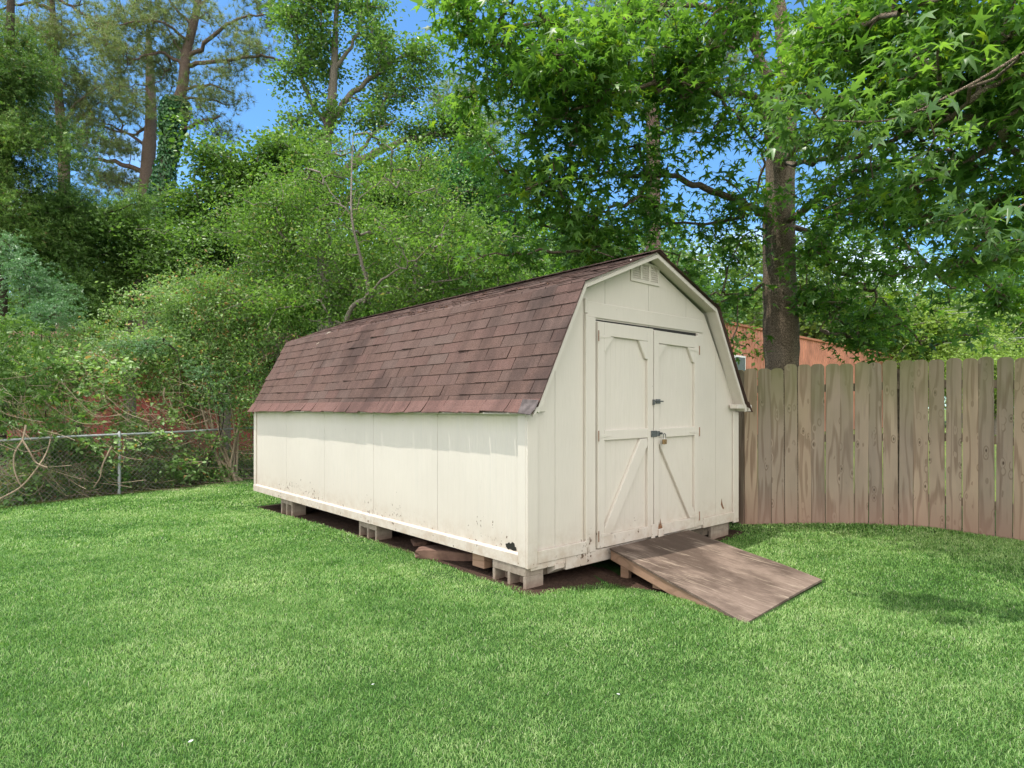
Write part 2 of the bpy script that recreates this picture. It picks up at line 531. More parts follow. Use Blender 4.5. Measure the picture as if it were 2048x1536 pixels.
def m_grass():
    m = NM('grass_blade')
    rnd = m.n('ShaderNodeNewGeometry').outputs['Random Per Island']
    v = m.pos()
    p1 = m.noise(v, .75, 4, .6)
    p2 = m.noise(v, 5.5, 3, .6)
    f = m.math('ADD', m.math('MULTIPLY', rnd, .75), m.math('ADD', m.math('MULTIPLY', m.math('SUBTRACT', p1, .5), 1.3), m.math('MULTIPLY', m.math('SUBTRACT', p2, .22), .55)), clamp=True)
    col = m.ramp(f, [(0, (0.038, 0.111, 0.019)), (.38, (0.114, 0.259, 0.053)), (.70, (0.238, 0.390, 0.113)), (1, (0.464, 0.569, 0.265))])
    tan = m.math('GREATER_THAN', m.math('FRACT', m.math('MULTIPLY', rnd, 57.3)), .97)
    col = m.mix(tan, col, (.42, .45, .28))
    p = m.n('ShaderNodeBsdfPrincipled')
    m.l(col, p.inputs['Base Color'])
    p.inputs['Roughness'].default_value = .5
    p.inputs['Specular IOR Level'].default_value = .3
    t = m.n('ShaderNodeBsdfTranslucent')
    m.l(m.mix(1.0, col, (1.3, 1.5, .8), 'MULTIPLY'), t.inputs['Color'])
    ms = m.n('ShaderNodeMixShader'); ms.inputs[0].default_value = .35
    m.l(p.outputs[0], ms.inputs[1]); m.l(t.outputs[0], ms.inputs[2])
    m.l(ms.outputs[0], m.o.inputs['Surface'])
    return m.m
M['grass'] = m_grass()

# ------------------------------------------------------------------ terrain
P0 = np.array([.119, 4.77]); U = np.array([.753, .658]); V_ = np.array([-.658, .753])
SW, SL, SZ = 3.09, 6.0, .143
def to_loc(x, y):
    dx, dy = x - P0[0], y - P0[1]
    return dx * U[0] + dy * U[1], dx * V_[0] + dy * V_[1]
def to_world(lx, ly):
    return P0[0] + lx * U[0] + ly * V_[0], P0[1] + lx * U[1] + ly * V_[1]
def gz(x, y):
    x = np.asarray(x, float); y = np.asarray(y, float)
    s = np.clip(-x - .6, 0, 9)
    z = -.033 * s * s / (s + 1.2)
    b = np.exp(-((x - 4.2) ** 2) / 1.4 - ((y - 6.9) ** 2) / 1.2) * .055 + np.clip(x - 2.3, 0, 3) * .012
    lx, ly = to_loc(x, y)
    z = z - .030 * np.exp(-(np.clip(np.abs(lx - 1.55) - 1.75, 0, 9) / .3) ** 2 - (np.clip(np.abs(ly - 3.0) - 3.05, 0, 9) / .3) ** 2)
    z = z - .085 * np.exp(-((lx - .85) / .55) ** 2 - ((ly + .38) / .48) ** 2)
    return z + b + .012 * np.sin(x * 1.3 + y * .7) * np.sin(y * 1.1)

def grid_axis(lo, hi, fine_lo, fine_hi, step):
    a = list(np.arange(fine_lo, fine_hi, step))
    d = step
    x = fine_lo
    left = []
    while x > lo:
        d *= 1.35; x -= d; left.append(x)
    d = step; x = a[-1]
    right = []
    while x < hi:
        d *= 1.35; x += d; right.append(x)
    return np.array(left[::-1] + a + right)
gx = grid_axis(-900, 900, -14, 12, .4); gy = grid_axis(-300, 900, -3, 22, .4)
XX, YY = np.meshgrid(gx, gy, indexing='ij')
GV = np.stack([XX, YY, gz(XX, YY)], -1).reshape(-1, 3)
ny = len(gy)
ii, jj = np.meshgrid(np.arange(len(gx) - 1), np.arange(ny - 1), indexing='ij')
q = (ii * ny + jj).ravel()
GF = np.stack([q, q + ny, q + ny + 1, q + 1], -1)
tag(link('ground', fast_mesh('ground', GV, GF), M['ground'], None, True), kind='structure')

rng = np.random.default_rng(11)
# bare dirt below the shed, with a ragged rim
rim = []
base_poly = [(-.10, -.16), (.35, -.22), (.72, -.20), (.78, -.85), (1.6, -.85), (2.0, -.12), (2.3, -.05), (2.9, -.10), (3.25, .0), (3.3, 3), (3.25, 6.1), (1.5, 6.1), (.03, 6.0), (.0, 4), (-.03, 2.2), (-.03, 1.0)]
for i in range(len(base_poly)):
    a = np.array(base_poly[i]); b = np.array(base_poly[(i + 1) % len(base_poly)])
    k = max(2, int(np.linalg.norm(b - a) / .12))
    for t in np.arange(k) / k:
        p = a + (b - a) * t + rng.normal(0, .018, 2)
        rim.append(p)
rim = np.array(rim)
c0 = np.array([1.6, 3.0])
rings = []
for s in (1.0, .8, .6, .4, .2, .02):
    lp = c0 + (rim - c0) * s
    wx, wy = to_world(lp[:, 0], lp[:, 1])
    rings.append(np.stack([wx, wy, gz(wx, wy) + .006 + .01 * rng.random(len(wx)) * (s < .95)], -1))
DV = np.concatenate(rings); nr = len(rim); DF = []
for r in range(5):
    for i in range(nr):
        j = (i + 1) % nr
        DF.append((r * nr + i, r * nr + j, (r + 1) * nr + j, (r + 1) * nr + i))
tag(link('dirt_patch', fast_mesh('dirt_patch', DV, np.array(DF)), M['dirt'], None, True), kind='structure')

# ------------------------------------------------------------------ lawn blades (stuff)
RAMP = [(.86, -.03), (2.06, -.03), (1.80, -1.44), (.44, -1.54)]
def in_poly(x, y, poly):
    inside = np.zeros(len(x), bool)
    n = len(poly)
    for i in range(n):
        x0, y0 = poly[i]; x1, y1 = poly[(i + 1) % n]
        c = ((y0 > y) != (y1 > y)) & (x < (x1 - x0) * (y - y0) / (y1 - y0 + 1e-12) + x0)
        inside ^= c
    return inside
def lawn():
    rg = np.random.default_rng(3)
    xs, ys, hs, ws = [], [], [], []
    bands = [(1.1, 3.2, 25000, .020, .0013), (3.2, 4.6, 17000, .021, .0016), (4.6, 6.5, 11000, .023, .0022), (6.5, 9, 4600, .028, .0040), (9, 15.5, 2200, .030, .0060)]
    for z0, z1, den, h, w in bands:
        wid = .86 * z1 + 1.7
        n = int(2 * wid * (z1 - z0) * den)
        x = rg.uniform(-wid, wid, n); y = rg.uniform(z0, z1, n)
        k = np.abs(x) < .86 * y + 1.7
        x, y = x[k], y[k]
        lx, ly = to_loc(x, y)
        wob = rg.normal(0, .02, len(x))
        k = ~((lx > -.01 + wob - .05 * (ly < 1.2)) & (ly > -.15 + wob + np.where(lx > 1.0, .10, 0)) & (lx < SW + .15) & (ly < SL + .1))
        k &= ~in_poly(lx, ly, [(.92, -.0), (2.1, -.0), (1.86, -1.47), (.46, -1.57)])
        # chain link side and wood fence side
        k &= (-.775 * x + .632 * y) < 12.30 + wob
        k &= ~((x > 2.3) & (y > 7.30 - np.clip(x - 2.8, 0, 1.8) * .27 - np.clip(x - 4.6, 0, 9) * 1.0 + wob))
        k &= ~((lx > 3.3) & (ly > 1.0))
        x, y = x[k], y[k]
        xs.append(x); ys.append(y); hs.append(np.full(len(x), h)); ws.append(np.full(len(x), w))
    x = np.concatenate(xs); y = np.concatenate(ys); h = np.concatenate(hs); w = np.concatenate(ws)
    n = len(x)
    # tufts lean together
    a = np.sin(x * 9.1 + 3 * np.sin(y * 7.3)) * 1.6 + np.sin(y * 11.7 + 2 * np.sin(x * 5.1)) * 1.6 + rg.normal(0, 2.0, n)
    lean = np.abs(rg.normal(.95, .45, n))
    patch = .5 + .5 * np.sin(x * 2.3 + 1.7 * np.sin(y * 1.9)) * np.sin(y * 2.9 + x)
    hh = h * rg.uniform(.55, 1.25, n) * (.85 + .35 * patch)
    base = np.stack([x, y, gz(x, y) - .002], -1)
    d = np.stack([np.cos(a), np.sin(a), np.zeros(n)], -1)
    s = np.stack([-np.sin(a + rg.normal(0, .6, n)), np.cos(a + rg.normal(0, .6, n)), np.zeros(n)], -1)
    s /= np.linalg.norm(s, axis=1, keepdims=True)
    ww = (w * rg.uniform(.7, 1.3, n))[:, None]
    hz = hh[:, None]; le = lean[:, None]
    up = np.array([0, 0, 1.0])
    v0 = base - s * ww; v1 = base + s * ww
    mid = base + up * hz * .62 + d * hz * .28 * le
    v2 = mid + s * ww * .8; v3 = mid - s * ww * .8
    tip = base + up * hz * (1.02 - .18 * le) + d * hz * .85 * le
    v4 = tip
    Vt = np.stack([v0, v1, v2, v3, v4], 1).reshape(-1, 3)
    b = np.arange(n, dtype=np.int32)[:, None] * 5
    tr = np.concatenate([b + np.array([[0, 1, 2]]), b + np.array([[0, 2, 3]]), b + np.array([[3, 2, 4]])], 0)
    o = link('grass', fast_mesh('grass', Vt, tr), M['grass'])
    tag(o, 'short dense green lawn grass covering the whole yard', 'grass', kind='stuff')
    print('blades', n)
lawn()

# ------------------------------------------------------------------ the shed
shed = empty('garden_shed', (P0[0], P0[1], SZ), math.atan2(.658, .753))
tag(shed, 'weathered cream gambrel-roofed wooden shed with double doors and brown shingles, raised on blocks', 'shed')
OH = .12          # rake overhang in front
KNL, KNR, KNZ, APX, APZ, EZ = .520, 2.505, 2.235, 1.500, 2.64, 1.215
def gable(inset=0.0, zb=0.0, e=0.0):
    return [(0 + e, zb), (SW - e, zb), (SW - e, 1.23), (KNR - inset * .9, KNZ - inset), (APX, APZ - inset), (KNL + inset * .9, KNZ - inset), (0 + e, 1.23)]
w = MB()
# front wall, thickness .05, siding boards with hairline gaps
seams = [0.0, .297, .905, 1.52, 2.13, 2.675, SW]
def top_at(x):
    g = [(0.0, 1.23), (KNL + .05, KNZ - .055), (APX, APZ - .055), (KNR - .05, KNZ - .055), (SW, 1.23)]
    for (xa, za), (xb, zb_) in zip(g[:-1], g[1:]):
        if xa <= x <= xb: return za + (zb_ - za) * (x - xa) / (xb - xa)
for s0, s1 in zip(seams[:-1], seams[1:]):
    xs = [s0 + .002] + [k for k in (KNL + .05, APX, KNR - .05) if s0 < k < s1] + [s1 - .002]
    poly = [(s0 + .002, .0), (s1 - .002, .0)] + [(x_, top_at(x_)) for x_ in xs[::-1]]
    w.prism(poly, .0, .04)
w.build('front_wall', M['siding_front'], shed)
w = MB()
w.prism([(0.02, .01), (SW - .02, .01), (SW - .02, 1.22), (KNR - .06, KNZ - .07), (APX, APZ - .07), (KNL + .06, KNZ - .07), (.02, 1.22)], .041, .055)
w.build('inner_wall', M['siding_front'], shed)
w = MB()
w.prism([(0.0, .0), (SW, .0), (SW, 1.22), (KNR - .05, KNZ - .06), (APX, APZ - .06), (KNL + .05, KNZ - .06), (.0, 1.22)], SL - .05, SL)
w.build('back_wall', M['siding_front'], shed)
# left wall with panel seams and shallow T1-11 grooves
def side_wall(name, xo, xi):
    w = MB()
    ys = [0.042, 1.214, 2.404, 3.6, 4.79, SL - .052]
    sgn = 1 if xi > xo else -1
    for a, b in zip(ys[:-1], ys[1:]):
        y = a + .002
        k = 0
        n = 14
        step = (b - a - .004) / n
        pr = []
        for i in range(n):
            y0 = a + .002 + i * step
            y1 = y0 + step
            pr += [(xo, y0), (xo, y1 - .004), (xo + sgn * .0008, y1 - .003), (xo + sgn * .0008, y1 - .0015)]
        pr += [(xo, b - .002), (xi, b - .002), (xi, a + .002)]
        w.prism(pr, .0, 1.225, 'z')
    return w.build(name, M['siding'], shed)
side_wall('left_wall', 0.0, .04)
side_wall('right_wall', SW, SW - .04)
# dark rot hole at the lower near corner of the left wall
h = MB()
hp = [(.125, .108), (.16, .10), (.20, .108), (.225, .10), (.25, .118), (.255, .142), (.235, .146), (.215, .158), (.195, .150), (.175, .166), (.15, .158), (.145, .135), (.13, .13)]
h.prism(hp, -.003, .012, 'x')
h.build('rot_hole', M['dark'], shed)
# base boards and corner boards
def board(name, x0, x1, y0, y1, z0, z1, mat=None, par=None, bevel=.004):
    return MB().box(x0, x1, y0, y1, z0, z1).build(name, mat or M['paint'], par or shed, False, bevel)
bb = MB()
bb.prism([(-.026, .0), (-.003, .0), (-.003, .100), (-.010, .100), (-.026, .084)], .085, 2.41)
bb2 = [( -.026, -.003), (-.003, -.003), (-.003, .097), (-.010, .097), (-.026, .081)]
bb.prism(bb2, 2.416, SL)
bb.build('base_board', M['paint'], shed)
cb = MB()
cb.box(-.024, -.002, -.004, .088, -.004, 1.20)
cb.build('corner_board', M['paint'], shed, False, .003)
cb = MB()
cb.box(-.024, .085, -.026, -.0045, -.008, 1.20)
cb.build('corner_board', M['paint'], shed, False, .003)
board('corner_board', SW - .085, SW + .02, -.022, -.002, -.02, 1.18)
board('corner_board', -.02, -.002, SL - .08, SL + .005, -.0, 1.2)
board('base_board', .088, .655, -.026, -.002, .015, .115)
board('base_board', 2.41, SW - .088, -.026, -.002, .0, .10)
# rim, skids
board('rim_joist', .02, .40, -.018, .05, -.032, .012)
board('skirt_board', .405, 1.32, -.016, .03, -.085, .022)
board('rim_joist', .05, SW - .03, .06, .10, -.11, -.012, M['skid'])
sk = MB()
sk.prism([(-.03, -.02), (-.03, -.055), (.05, -.105), (SL - .1, -.105), (SL - .1, -.02)], .27, .375, 'x')
sk.build('skid', M['paint'], shed)
for sx0 in (1.1, 1.9, 2.72):
    board('skid', sx0, sx0 + .1, .05, SL - .05, -.11, -.012, M['skid'])
board('floor_deck', .03, SW - .03, .06, SL - .06, -.011, -.001, M['skid'])
for k in range(14):
    y = .3 + k * .42
    board('floor_joist', .38, 1.09, y, y + .04, -.10, -.012, M['skid'], bevel=0)

# --- roof deck + fascia
def offp(poly, d):
    """offset an open polyline (x,z) outward (to its left-hand normal)."""
    P = [np.array(p, float) for p in poly]
    res = []
    for i in range(len(P)):
        ns = []
        if i > 0:
            t = P[i] - P[i - 1]; t /= np.linalg.norm(t); ns.append(np.array([-t[1], t[0]]))
        if i < len(P) - 1:
            t = P[i + 1] - P[i]; t /= np.linalg.norm(t); ns.append(np.array([-t[1], t[0]]))
        n = sum(ns); n /= np.linalg.norm(n)
        c = float(np.dot(n, ns[0]))
        res.append(P[i] + n * d / max(c, .4))
    return res
prof = [(-.035, EZ - .01), (KNL - .015, KNZ), (APX, APZ), (KNR + .015, KNZ), (SW + .035, EZ - .01)]
deck_o = offp(prof, .0)
deck_i = offp(prof, -.018)
w = MB()
Y0, Y1 = -OH + .012, SL + .06
for i in range(4):
    w.prism([deck_o[i], deck_o[i + 1], deck_i[i + 1], deck_i[i]], Y0, Y1)
w.build('roof_deck', M['paint'], shed)
# rake fascia boards: outer edge below deck, front face
f_in = offp(prof, -.050)
f_out = offp(prof, -.0185)
fc = MB()
for i in range(4):
    fc.prism([f_out[i], f_out[i + 1], f_in[i + 1], f_in[i]], -OH, -OH + .02)
fc.build('rake_fascia', M['paint'], shed, False, .002)
sf = MB()
s_in = offp(prof, -.038); s_out = offp(prof, -.028)
for i in range(4):
    sf.prism([s_out[i], s_out[i + 1], s_in[i + 1], s_in[i]], -OH + .0205, -.001)
sf.build('rake_soffit', M['paint'], shed)
# rake wall trim just below the soffit
rt_o = offp(prof, -.0625); rt_i = offp(prof, -.125)
# eave returns
for sgn, x0, x1 in ((1, SW - .17, SW + .055), (-1, -.045, .16)):
    rb = MB()
    if sgn > 0:
        rb.box(x0, x1, -.115, -.024, EZ - .0, EZ + .045)
        rb.box(x1 - .001, x1 + .045, -.13, -.05, EZ - .03, EZ + .04)
    else:
        rb.box(x0 + .06, x1, -.035, -.0265, EZ - .025, EZ + .06)
    rb.build('eave_return', M['paint'], shed, False, .004)
# soffit under the left and right eaves
board('eave_soffit', -.05, -.001, .0, SL, EZ - .045, EZ - .03)
board('eave_soffit', SW + .001, SW + .05, .0, SL, EZ - .045, EZ - .03)

# --- shingles: every tab a slightly lifted slab
def shingles():
    rg = np.random.default_rng(5)
    V = []; F = []; MI = {}
    def slab(p, du, dv, n, w_, l_, t0, t1, cup):
        """p lower-left corner on deck; du along eave; dv up slope; n outward."""
        b = len(V)
        j = rg.normal(0, .0022, 4)
        lo0 = p + n * (t1 + j[0]); lo1 = p + du * w_ + n * (t1 + j[1] + cup)
        V.extend([lo0 - n * .0035, lo1 - n * .0035, p + du * w_ + dv * l_ + n * (t0 - .003), p + dv * l_ + n * (t0 - .003), lo0, lo1, p + du * w_ + dv * l_ + n * t0, p + dv * l_ + n * t0])
        F.extend([(b + 3, b + 2, b + 1, b), (b + 4, b + 5, b + 6, b + 7), (b, b + 1, b + 5, b + 4), (b + 1, b + 2, b + 6, b + 5), (b + 2, b + 3, b + 7, b + 6), (b + 3, b, b + 4, b + 7)])
    du = np.array([0, 1.0, 0])
    exp_ = .1165
    y0 = -OH - .022; y1 = SL + .08
    for side in (0, 1):
        for (a, b_, last) in (((-.02, EZ + .012), (KNL - .015, KNZ), False), ((KNL - .015, KNZ), (APX, APZ), True)):
            A = np.array([a[0], 0, a[1]]); B = np.array([b_[0], 0, b_[1]])
            if side:
                A[0] = SW - A[0] if not last else KNR + .015
                B[0] = KNR + .015 if not last else APX
            dv = B - A; Ls = np.linalg.norm(dv); dv = dv / Ls
            n = np.array([-dv[2], 0, dv[0]]) if not side else np.array([dv[2], 0, -dv[0]])
            n = n / np.linalg.norm(n)
            nc = int(math.ceil(Ls / exp_))
            for c in range(nc):
                s = c * exp_
                l_ = min(exp_ + .04, Ls - s + .004)
                if l_ < .03: l_ = .03
                yy = y0 + rg.uniform(-.006, .006)
                wd = .305
                off = (.1525 if c % 2 else 0) + rg.uniform(-.02, .02)
                cuts = [yy]
                yk = yy + wd - off if wd - off > .06 else yy + 2 * wd - off
                while yk < y1 - .05:
                    cuts.append(yk + rg.uniform(-.004, .004)); yk += wd
                cuts.append(y1 + rg.uniform(-.006, .006))
                wav = rg.uniform(-.004, .004)
                for k in range(len(cuts) - 1):
                    ya, yb = cuts[k] + .0036, cuts[k + 1] - .0036
                    sag = .005 * math.sin(ya * 2.1 + c) + wav * 0
                    p = A + dv * (s + sag) + du * ya
                    cup = rg.uniform(0, .004) + (.012 if rg.random() < .04 else 0)
                    slab(p, du, dv, n, yb - ya, l_, .0045, .0105, cup)
                    if k:
                        g0 = A + dv * (s + .002) + du * (cuts[k] - .005) + n * .0078
                        b = len(V)
                        V.extend([g0, g0 + du * .010, g0 + du * .010 + dv * (exp_ - .004), g0 + dv * (exp_ - .004)])
                        MI[len(F)] = 1
                        F.append((b, b + 1, b + 2, b + 3))
            # solid underlay sheet just above the deck
            bq = len(V)
            p = A + n * .003
            V.extend([p + du * y0, p + du * y1, p + dv * Ls + du * y1, p + dv * Ls + du * y0])
            F.append((bq, bq + 1, bq + 2, bq + 3))
        # wrapped course over the bend: short slabs bent across the knuckle
        kx = KNL - .015 if not side else KNR + .015
        K = np.array([kx, 0, KNZ])
        d1 = np.array([KNL - .015 + .02, 0, KNZ - EZ - .012]); d1 /= np.linalg.norm(d1)
        d2 = np.array([APX - KNL + .015, 0, APZ - KNZ]); d2 /= np.linalg.norm(d2)
        if side:
            d1[0] *= -1; d2[0] *= -1
        n1 = np.array([-d1[2], 0, d1[0]]) * (1 if not side else -1)
        n2 = np.array([-d2[2], 0, d2[0]]) * (1 if not side else -1)
        nm = n1 + n2; nm /= np.linalg.norm(nm)
        y = y0
        while y < y1 - .05:
            yb = min(y + .305 + rg.uniform(-.01, .01), y1)
            ring = [K - d1 * .075 + n1 * .013, K - d1 * .025 + n1 * .011, K + nm * .010, K + d2 * .03 + n2 * .012, K + d2 * .09 + n2 * .014]
            b = len(V)
            for r_ in ring:
                V.append(r_ + du * (y + .002)); V.append(r_ + du * (yb - .002))
            for k in range(4):
                F.append((b + 2 * k, b + 2 * k + 1, b + 2 * k + 3, b + 2 * k + 2))
            lip = len(V)
            V.extend([ring[0] + du * (y + .002) - n1 * .009, ring[0] + du * (yb - .002) - n1 * .009])
            F.append((lip, lip + 1, b + 1, b))
            y = yb
        # flared drip course along the eave
        xs = -.02 if not side else SW + .02
        sg = -1 if not side else 1
        y = y0 - .01
        k = 0
        while y < y1 - .05:
            yb = min(y + .31 + rg.uniform(-.03, .02), y1)
            la = rg.uniform(-.003, .003); lb = la + rg.uniform(-.008, .008)
            def dz(t): return .008 * math.sin(t * 1.9) + .006 * math.sin(t * 4.7 + 1)
            b = len(V)
            for t, e_ in ((y + .004, la), (yb - .002, lb)):
                p1_ = np.array([xs + .012 * -sg, t, EZ + .075])
                p2_ = np.array([xs + sg * .028, t, EZ + .020 + dz(t) * .4 + e_])
                MI[-1] = 0
                p3_ = np.array([xs + sg * .070, t, EZ - .030 + dz(t) + e_ * 1.6])
                dn = np.array([-sg * .0, 0, -.006])
                V.extend([p1_, p2_, p3_, p1_ + dn, p2_ + dn, p3_ + dn])
            for q in range(9): MI[len(F) + q] = 2
            F.extend([(b, b + 1, b + 7, b + 6), (b + 1, b + 2, b + 8, b + 7), (b + 3, b + 9, b + 10, b + 4), (b + 4, b + 10, b + 11, b + 5), (b + 2, b + 5, b + 11, b + 8), (b + 0, b + 3, b + 4, b + 1), (b + 1, b + 4, b + 5, b + 2), (b + 6, b + 7, b + 10, b + 9), (b + 7, b + 8, b + 11, b + 10)])
            y = yb + rg.uniform(0, .004)
            k += 1
    # ridge caps
    y = y0
    while y < y1 - .05:
        yb = min(y + .15, y1)
        t = .024
        b = len(V)
        for yy, dz_ in ((y, .006), (yb + .03, 0)):
            V.extend([np.array([APX - .13, yy, APZ - .052 + t + dz_]), np.array([APX, yy, APZ + t * .9 + dz_]), np.array([APX + .13, yy, APZ - .052 + t + dz_])])
        V.extend([np.array([APX - .13, y, APZ - .052 + t - .004]), np.array([APX, y, APZ + t * .9 - .004]), np.array([APX + .13, y, APZ - .052 + t - .004])])
        F.extend([(b, b + 1, b + 4, b + 3), (b + 1, b + 2, b + 5, b + 4), (b + 6, b + 7, b + 1, b), (b + 7, b + 8, b + 2, b + 1)])
        y = yb
    me = bpy.data.meshes.new('shingles')
    me.from_pydata([tuple(v) for v in V], [], F)
    for mm_ in (M['shingle'], M['cutout'], M['shingle_pale']): me.materials.append(mm_)
    for q, i_ in MI.items():
        if q >= 0: me.polygons[q].material_index = i_
    return link('shingles', me, None, shed)
shingles()

m = MB()
m.add([(-.022, -OH - .03, EZ + .055), (-.022, .03, EZ + .062), (-.055, .02, EZ + .006), (-.058, -OH - .04, EZ + .002), (-.10, .0, EZ - .040), (-.108, -OH - .03, EZ - .052),
       (-.022, -OH - .03, EZ + .049), (-.022, .03, EZ + .056), (-.055, .02, EZ), (-.058, -OH - .04, EZ - .004), (-.10, .0, EZ - .046), (-.108, -OH - .03, EZ - .058)],
      [(0, 1, 2, 3), (3, 2, 4, 5), (6, 9, 8, 7), (9, 11, 10, 8), (0, 3, 9, 6), (3, 5, 11, 9), (5, 4, 10, 11), (4, 2, 8, 10), (2, 1, 7, 8), (1, 0, 6, 7)])
for v_i, v_ in enumerate(m.v): m.v[v_i] = (v_[0] - .002, v_[1], v_[2] + .012)
m.build('torn_shingle', mat_plain('grey_underlay', (.105, .088, .085), .9, .15, 0, .4, 18, .5), shed)
m = MB(); m.prism([(-.062, EZ - .055), (-.030, EZ - .035), (.06, EZ + .045), (.035, EZ + .085), (-.01, EZ + .03)], -OH - .004, -OH + .018)
m.build('split_fascia_end', M['paint'], shed)
# --- gable vent
v = MB()
vx0, vx1, vz0, vz1 = 1.275, 1.650, 2.395, 2.535
v.box(vx0 - .025, vx1 + .025, -.012, -.001, vz0 - .03, vz0)
v.box(vx0 - .025, vx1 + .025, -.012, -.001, vz1, vz1 + .02)
v.box(vx0 - .025, vx0, -.012, -.001, vz0, vz1); v.box(vx1, vx1 + .025, -.012, -.001, vz0, vz1)
t3 = (vx1 - vx0) / 3
for k in (1, 2): v.box(vx0 + k * t3 - .014, vx0 + k * t3 + .014, -.014, -.001, vz0, vz1)
vent = v.build('gable_vent', M['paint'], shed)
v = MB()
for k in range(7):
    z = vz0 + .006 + k * .0205
    for c in range(3):
        xa = vx0 + c * t3 + (.014 if c else 0); xb = vx0 + (c + 1) * t3 - (.014 if c < 2 else 0)
        v.add([(xa, -.010, z), (xb, -.010, z), (xb, -.0015, z + .013), (xa, -.0015, z + .013), (xa, -.010, z + .002), (xb, -.010, z + .002), (xb, -.0015, z + .015), (xa, -.0015, z + .015)], [(3, 2, 1, 0), (4, 5, 6, 7), (0, 1, 5, 4), (1, 2, 6, 5), (2, 3, 7, 6), (3, 0, 4, 7)])
v.build('louvre', M['paint'], vent)

# --- door surround
board('header_board', .668, 2.42, -.014, -.002, 1.985, 2.115)
hb = MB(); hb.prism([(.768, 1.962), (2.30, 1.945), (2.30, 1.975), (.768, 1.972)], -.0035, -.001)
hb.build('door_gap', M['dark'], shed)
board('jamb_board', .665, .762, -.022, -.002, .012, 1.985)
board('jamb_strip', .632, .6645, -.030, -.002, .06, 2.005)
board('jamb_strip', .632, .6645, -.022, -.002, 2.012, 2.135)
board('jamb_board', 2.305, 2.405, -.022, -.002, .03, 1.975)

def door(name, x0, x1, z0, z1, lean, arch_l=True):
    d = empty(name, (0, 0, 0)); d.parent = shed
    fr = .082 if x0 < 1 else .072
    pn = MB()
    n = 12; st = (x1 - x0) / n
    pr = []
    for i in range(n):
        a = x0 + i * st; b = a + st
        pr += [(a, -.014), (b - .003, -.014), (b - .0026, -.0132), (b - .0005, -.0132)]
    pr += [(x1, -.014), (x1, -.0015), (x0, -.0015)]
    pn.prism(pr, z0, z1, 'z')
    pn.build('door_panel', M['siding_front'], d)
    F_ = -.040; Bk = -.0145; 
    def bd(poly, name_='rail', f=F_):
        MB().prism(poly, f, Bk).build(name_, M['paint'], d, False, .003)
    bd([(x0, z0), (x0 + fr, z0), (x0 + fr, z1), (x0, z1)], 'stile')
    bd([(x1 - fr, z0 + .0), (x1, z0), (x1, z1), (x1 - fr, z1)], 'stile')
    xa, xb = x0 + fr + .001, x1 - fr - .001
    bd([(xa, z1 - .115), (xb, z1 - .12), (xb, z1), (xa, z1)])
    bd([(xa, .945), (xb, .95), (xb, 1.035), (xa, 1.03)])
    bd([(xa, z0), (xb, z0), (xb, z0 + .10), (xa, z0 + .10)])
    zt = z1 - .1215
    bd([(xa, zt), (xa, zt - .135), (xa + .125, zt)], 'corner_brace')
    bd([(xb, zt), (xb - .135, zt), (xb - .035, zt - .16), (xb, zt - .165)] if x0 < 1 else [(xb, zt), (xb - .12, zt), (xb - .03, zt - .14), (xb, zt - .15)], 'corner_brace')
    zb = z0 + .102; zc = .943
    w_ = .085
    if lean == '/':
        bd([(xa, zb), (xa + w_ + .01, zb + .01), (xb - .002, zc - .06), (xb - .01, zc), (xb - .11, zc), (xa, zb + .06)], 'diagonal_brace', F_ - .002)
    else:
        bd([(xb, zb), (xb, zb + .05), (xa + w_ + .02, zc), (xa, zc), (xa, zc - .05), (xb - w_, zb)], 'diagonal_brace', F_ - .002)
    return d
dl = door('left_door', .772, 1.542, .036, 1.952, '/')
dr = door('right_door', 1.556, 2.298, .032, 1.940, '\\')
MB().box(1.5435, 1.5545, -.012, -.001, .05, 1.93).build('door_gap', M['dark'], shed)
# hinges
def hinge(x, z, sgn, par):
    m = MB()
    m.box(x - .012, x + .012, -.046, -.0405, z - .05, z + .05)
    m.prism([(x, z - .018), (x + sgn * .16, z - .006), (x + sgn * .16, z + .006), (x, z + .018)], -.0445, -.0405)
    o = m.build('hinge', M['paint'], par, False, .001)
    MB().tube([(x - sgn * .004, -.047, z - .045), (x - sgn * .004, -.047, z + .045)], .0055, 6).build('hinge_pin', M['rust'], par)
for z in (1.83, .985, .14): hinge(.774, z, 1, dl)
for z in (1.80, .985, .14): hinge(2.294, z, -1, dr)
# slide bolt
b = MB(); b.box(1.572, 1.642, -.049, -.0405, 1.262, 1.304); b.build('bolt_plate', M['metal_dark'], dr, False, .002)
MB().tube([(1.545, -.056, 1.284), (1.672, -.056, 1.284)], .006, 8).build('slide_bolt', M['metal_dark'], dr)
b = MB(); b.box(1.524, 1.541, -.061, -.0405, 1.250, 1.300); b.build('bolt_keeper', M['metal_dark'], dl, False, .002)
b = MB(); b.box(1.500, 1.585, -.053, -.0405, .955, 1.012); b.box(1.585, 1.625, -.056, -.050, .962, 1.008); b.build('hasp', M['metal_dark'], dl, False, .003)
b = MB(); b.tube([(1.635, -.042, .985), (1.635, -.071, .985)], .010, 8); b.tube([(1.62, -.06, .985), (1.65, -.06, .985)], .008, 6); b.build('staple', M['metal_dark'], dr)
for poly, nm in (([(1.615, .095), (1.625, .16), (1.635, .12), (1.648, .19), (1.662, .11), (1.672, .15), (1.68, .095), (1.66, .08), (1.63, .085)], 'rot_patch'),):
    MB().prism(poly, -.0412, -.0395).build(nm, M['rust'], dr)
MB().box(1.610, 1.685, -.054, -.0405, -.005, .095).build('bottom_block', M['paint'], dr, False, .004)
MB().box(1.505, 1.560, -.048, -.0405, .02, .15).build('bottom_block', M['paint'], dl, False, .004)
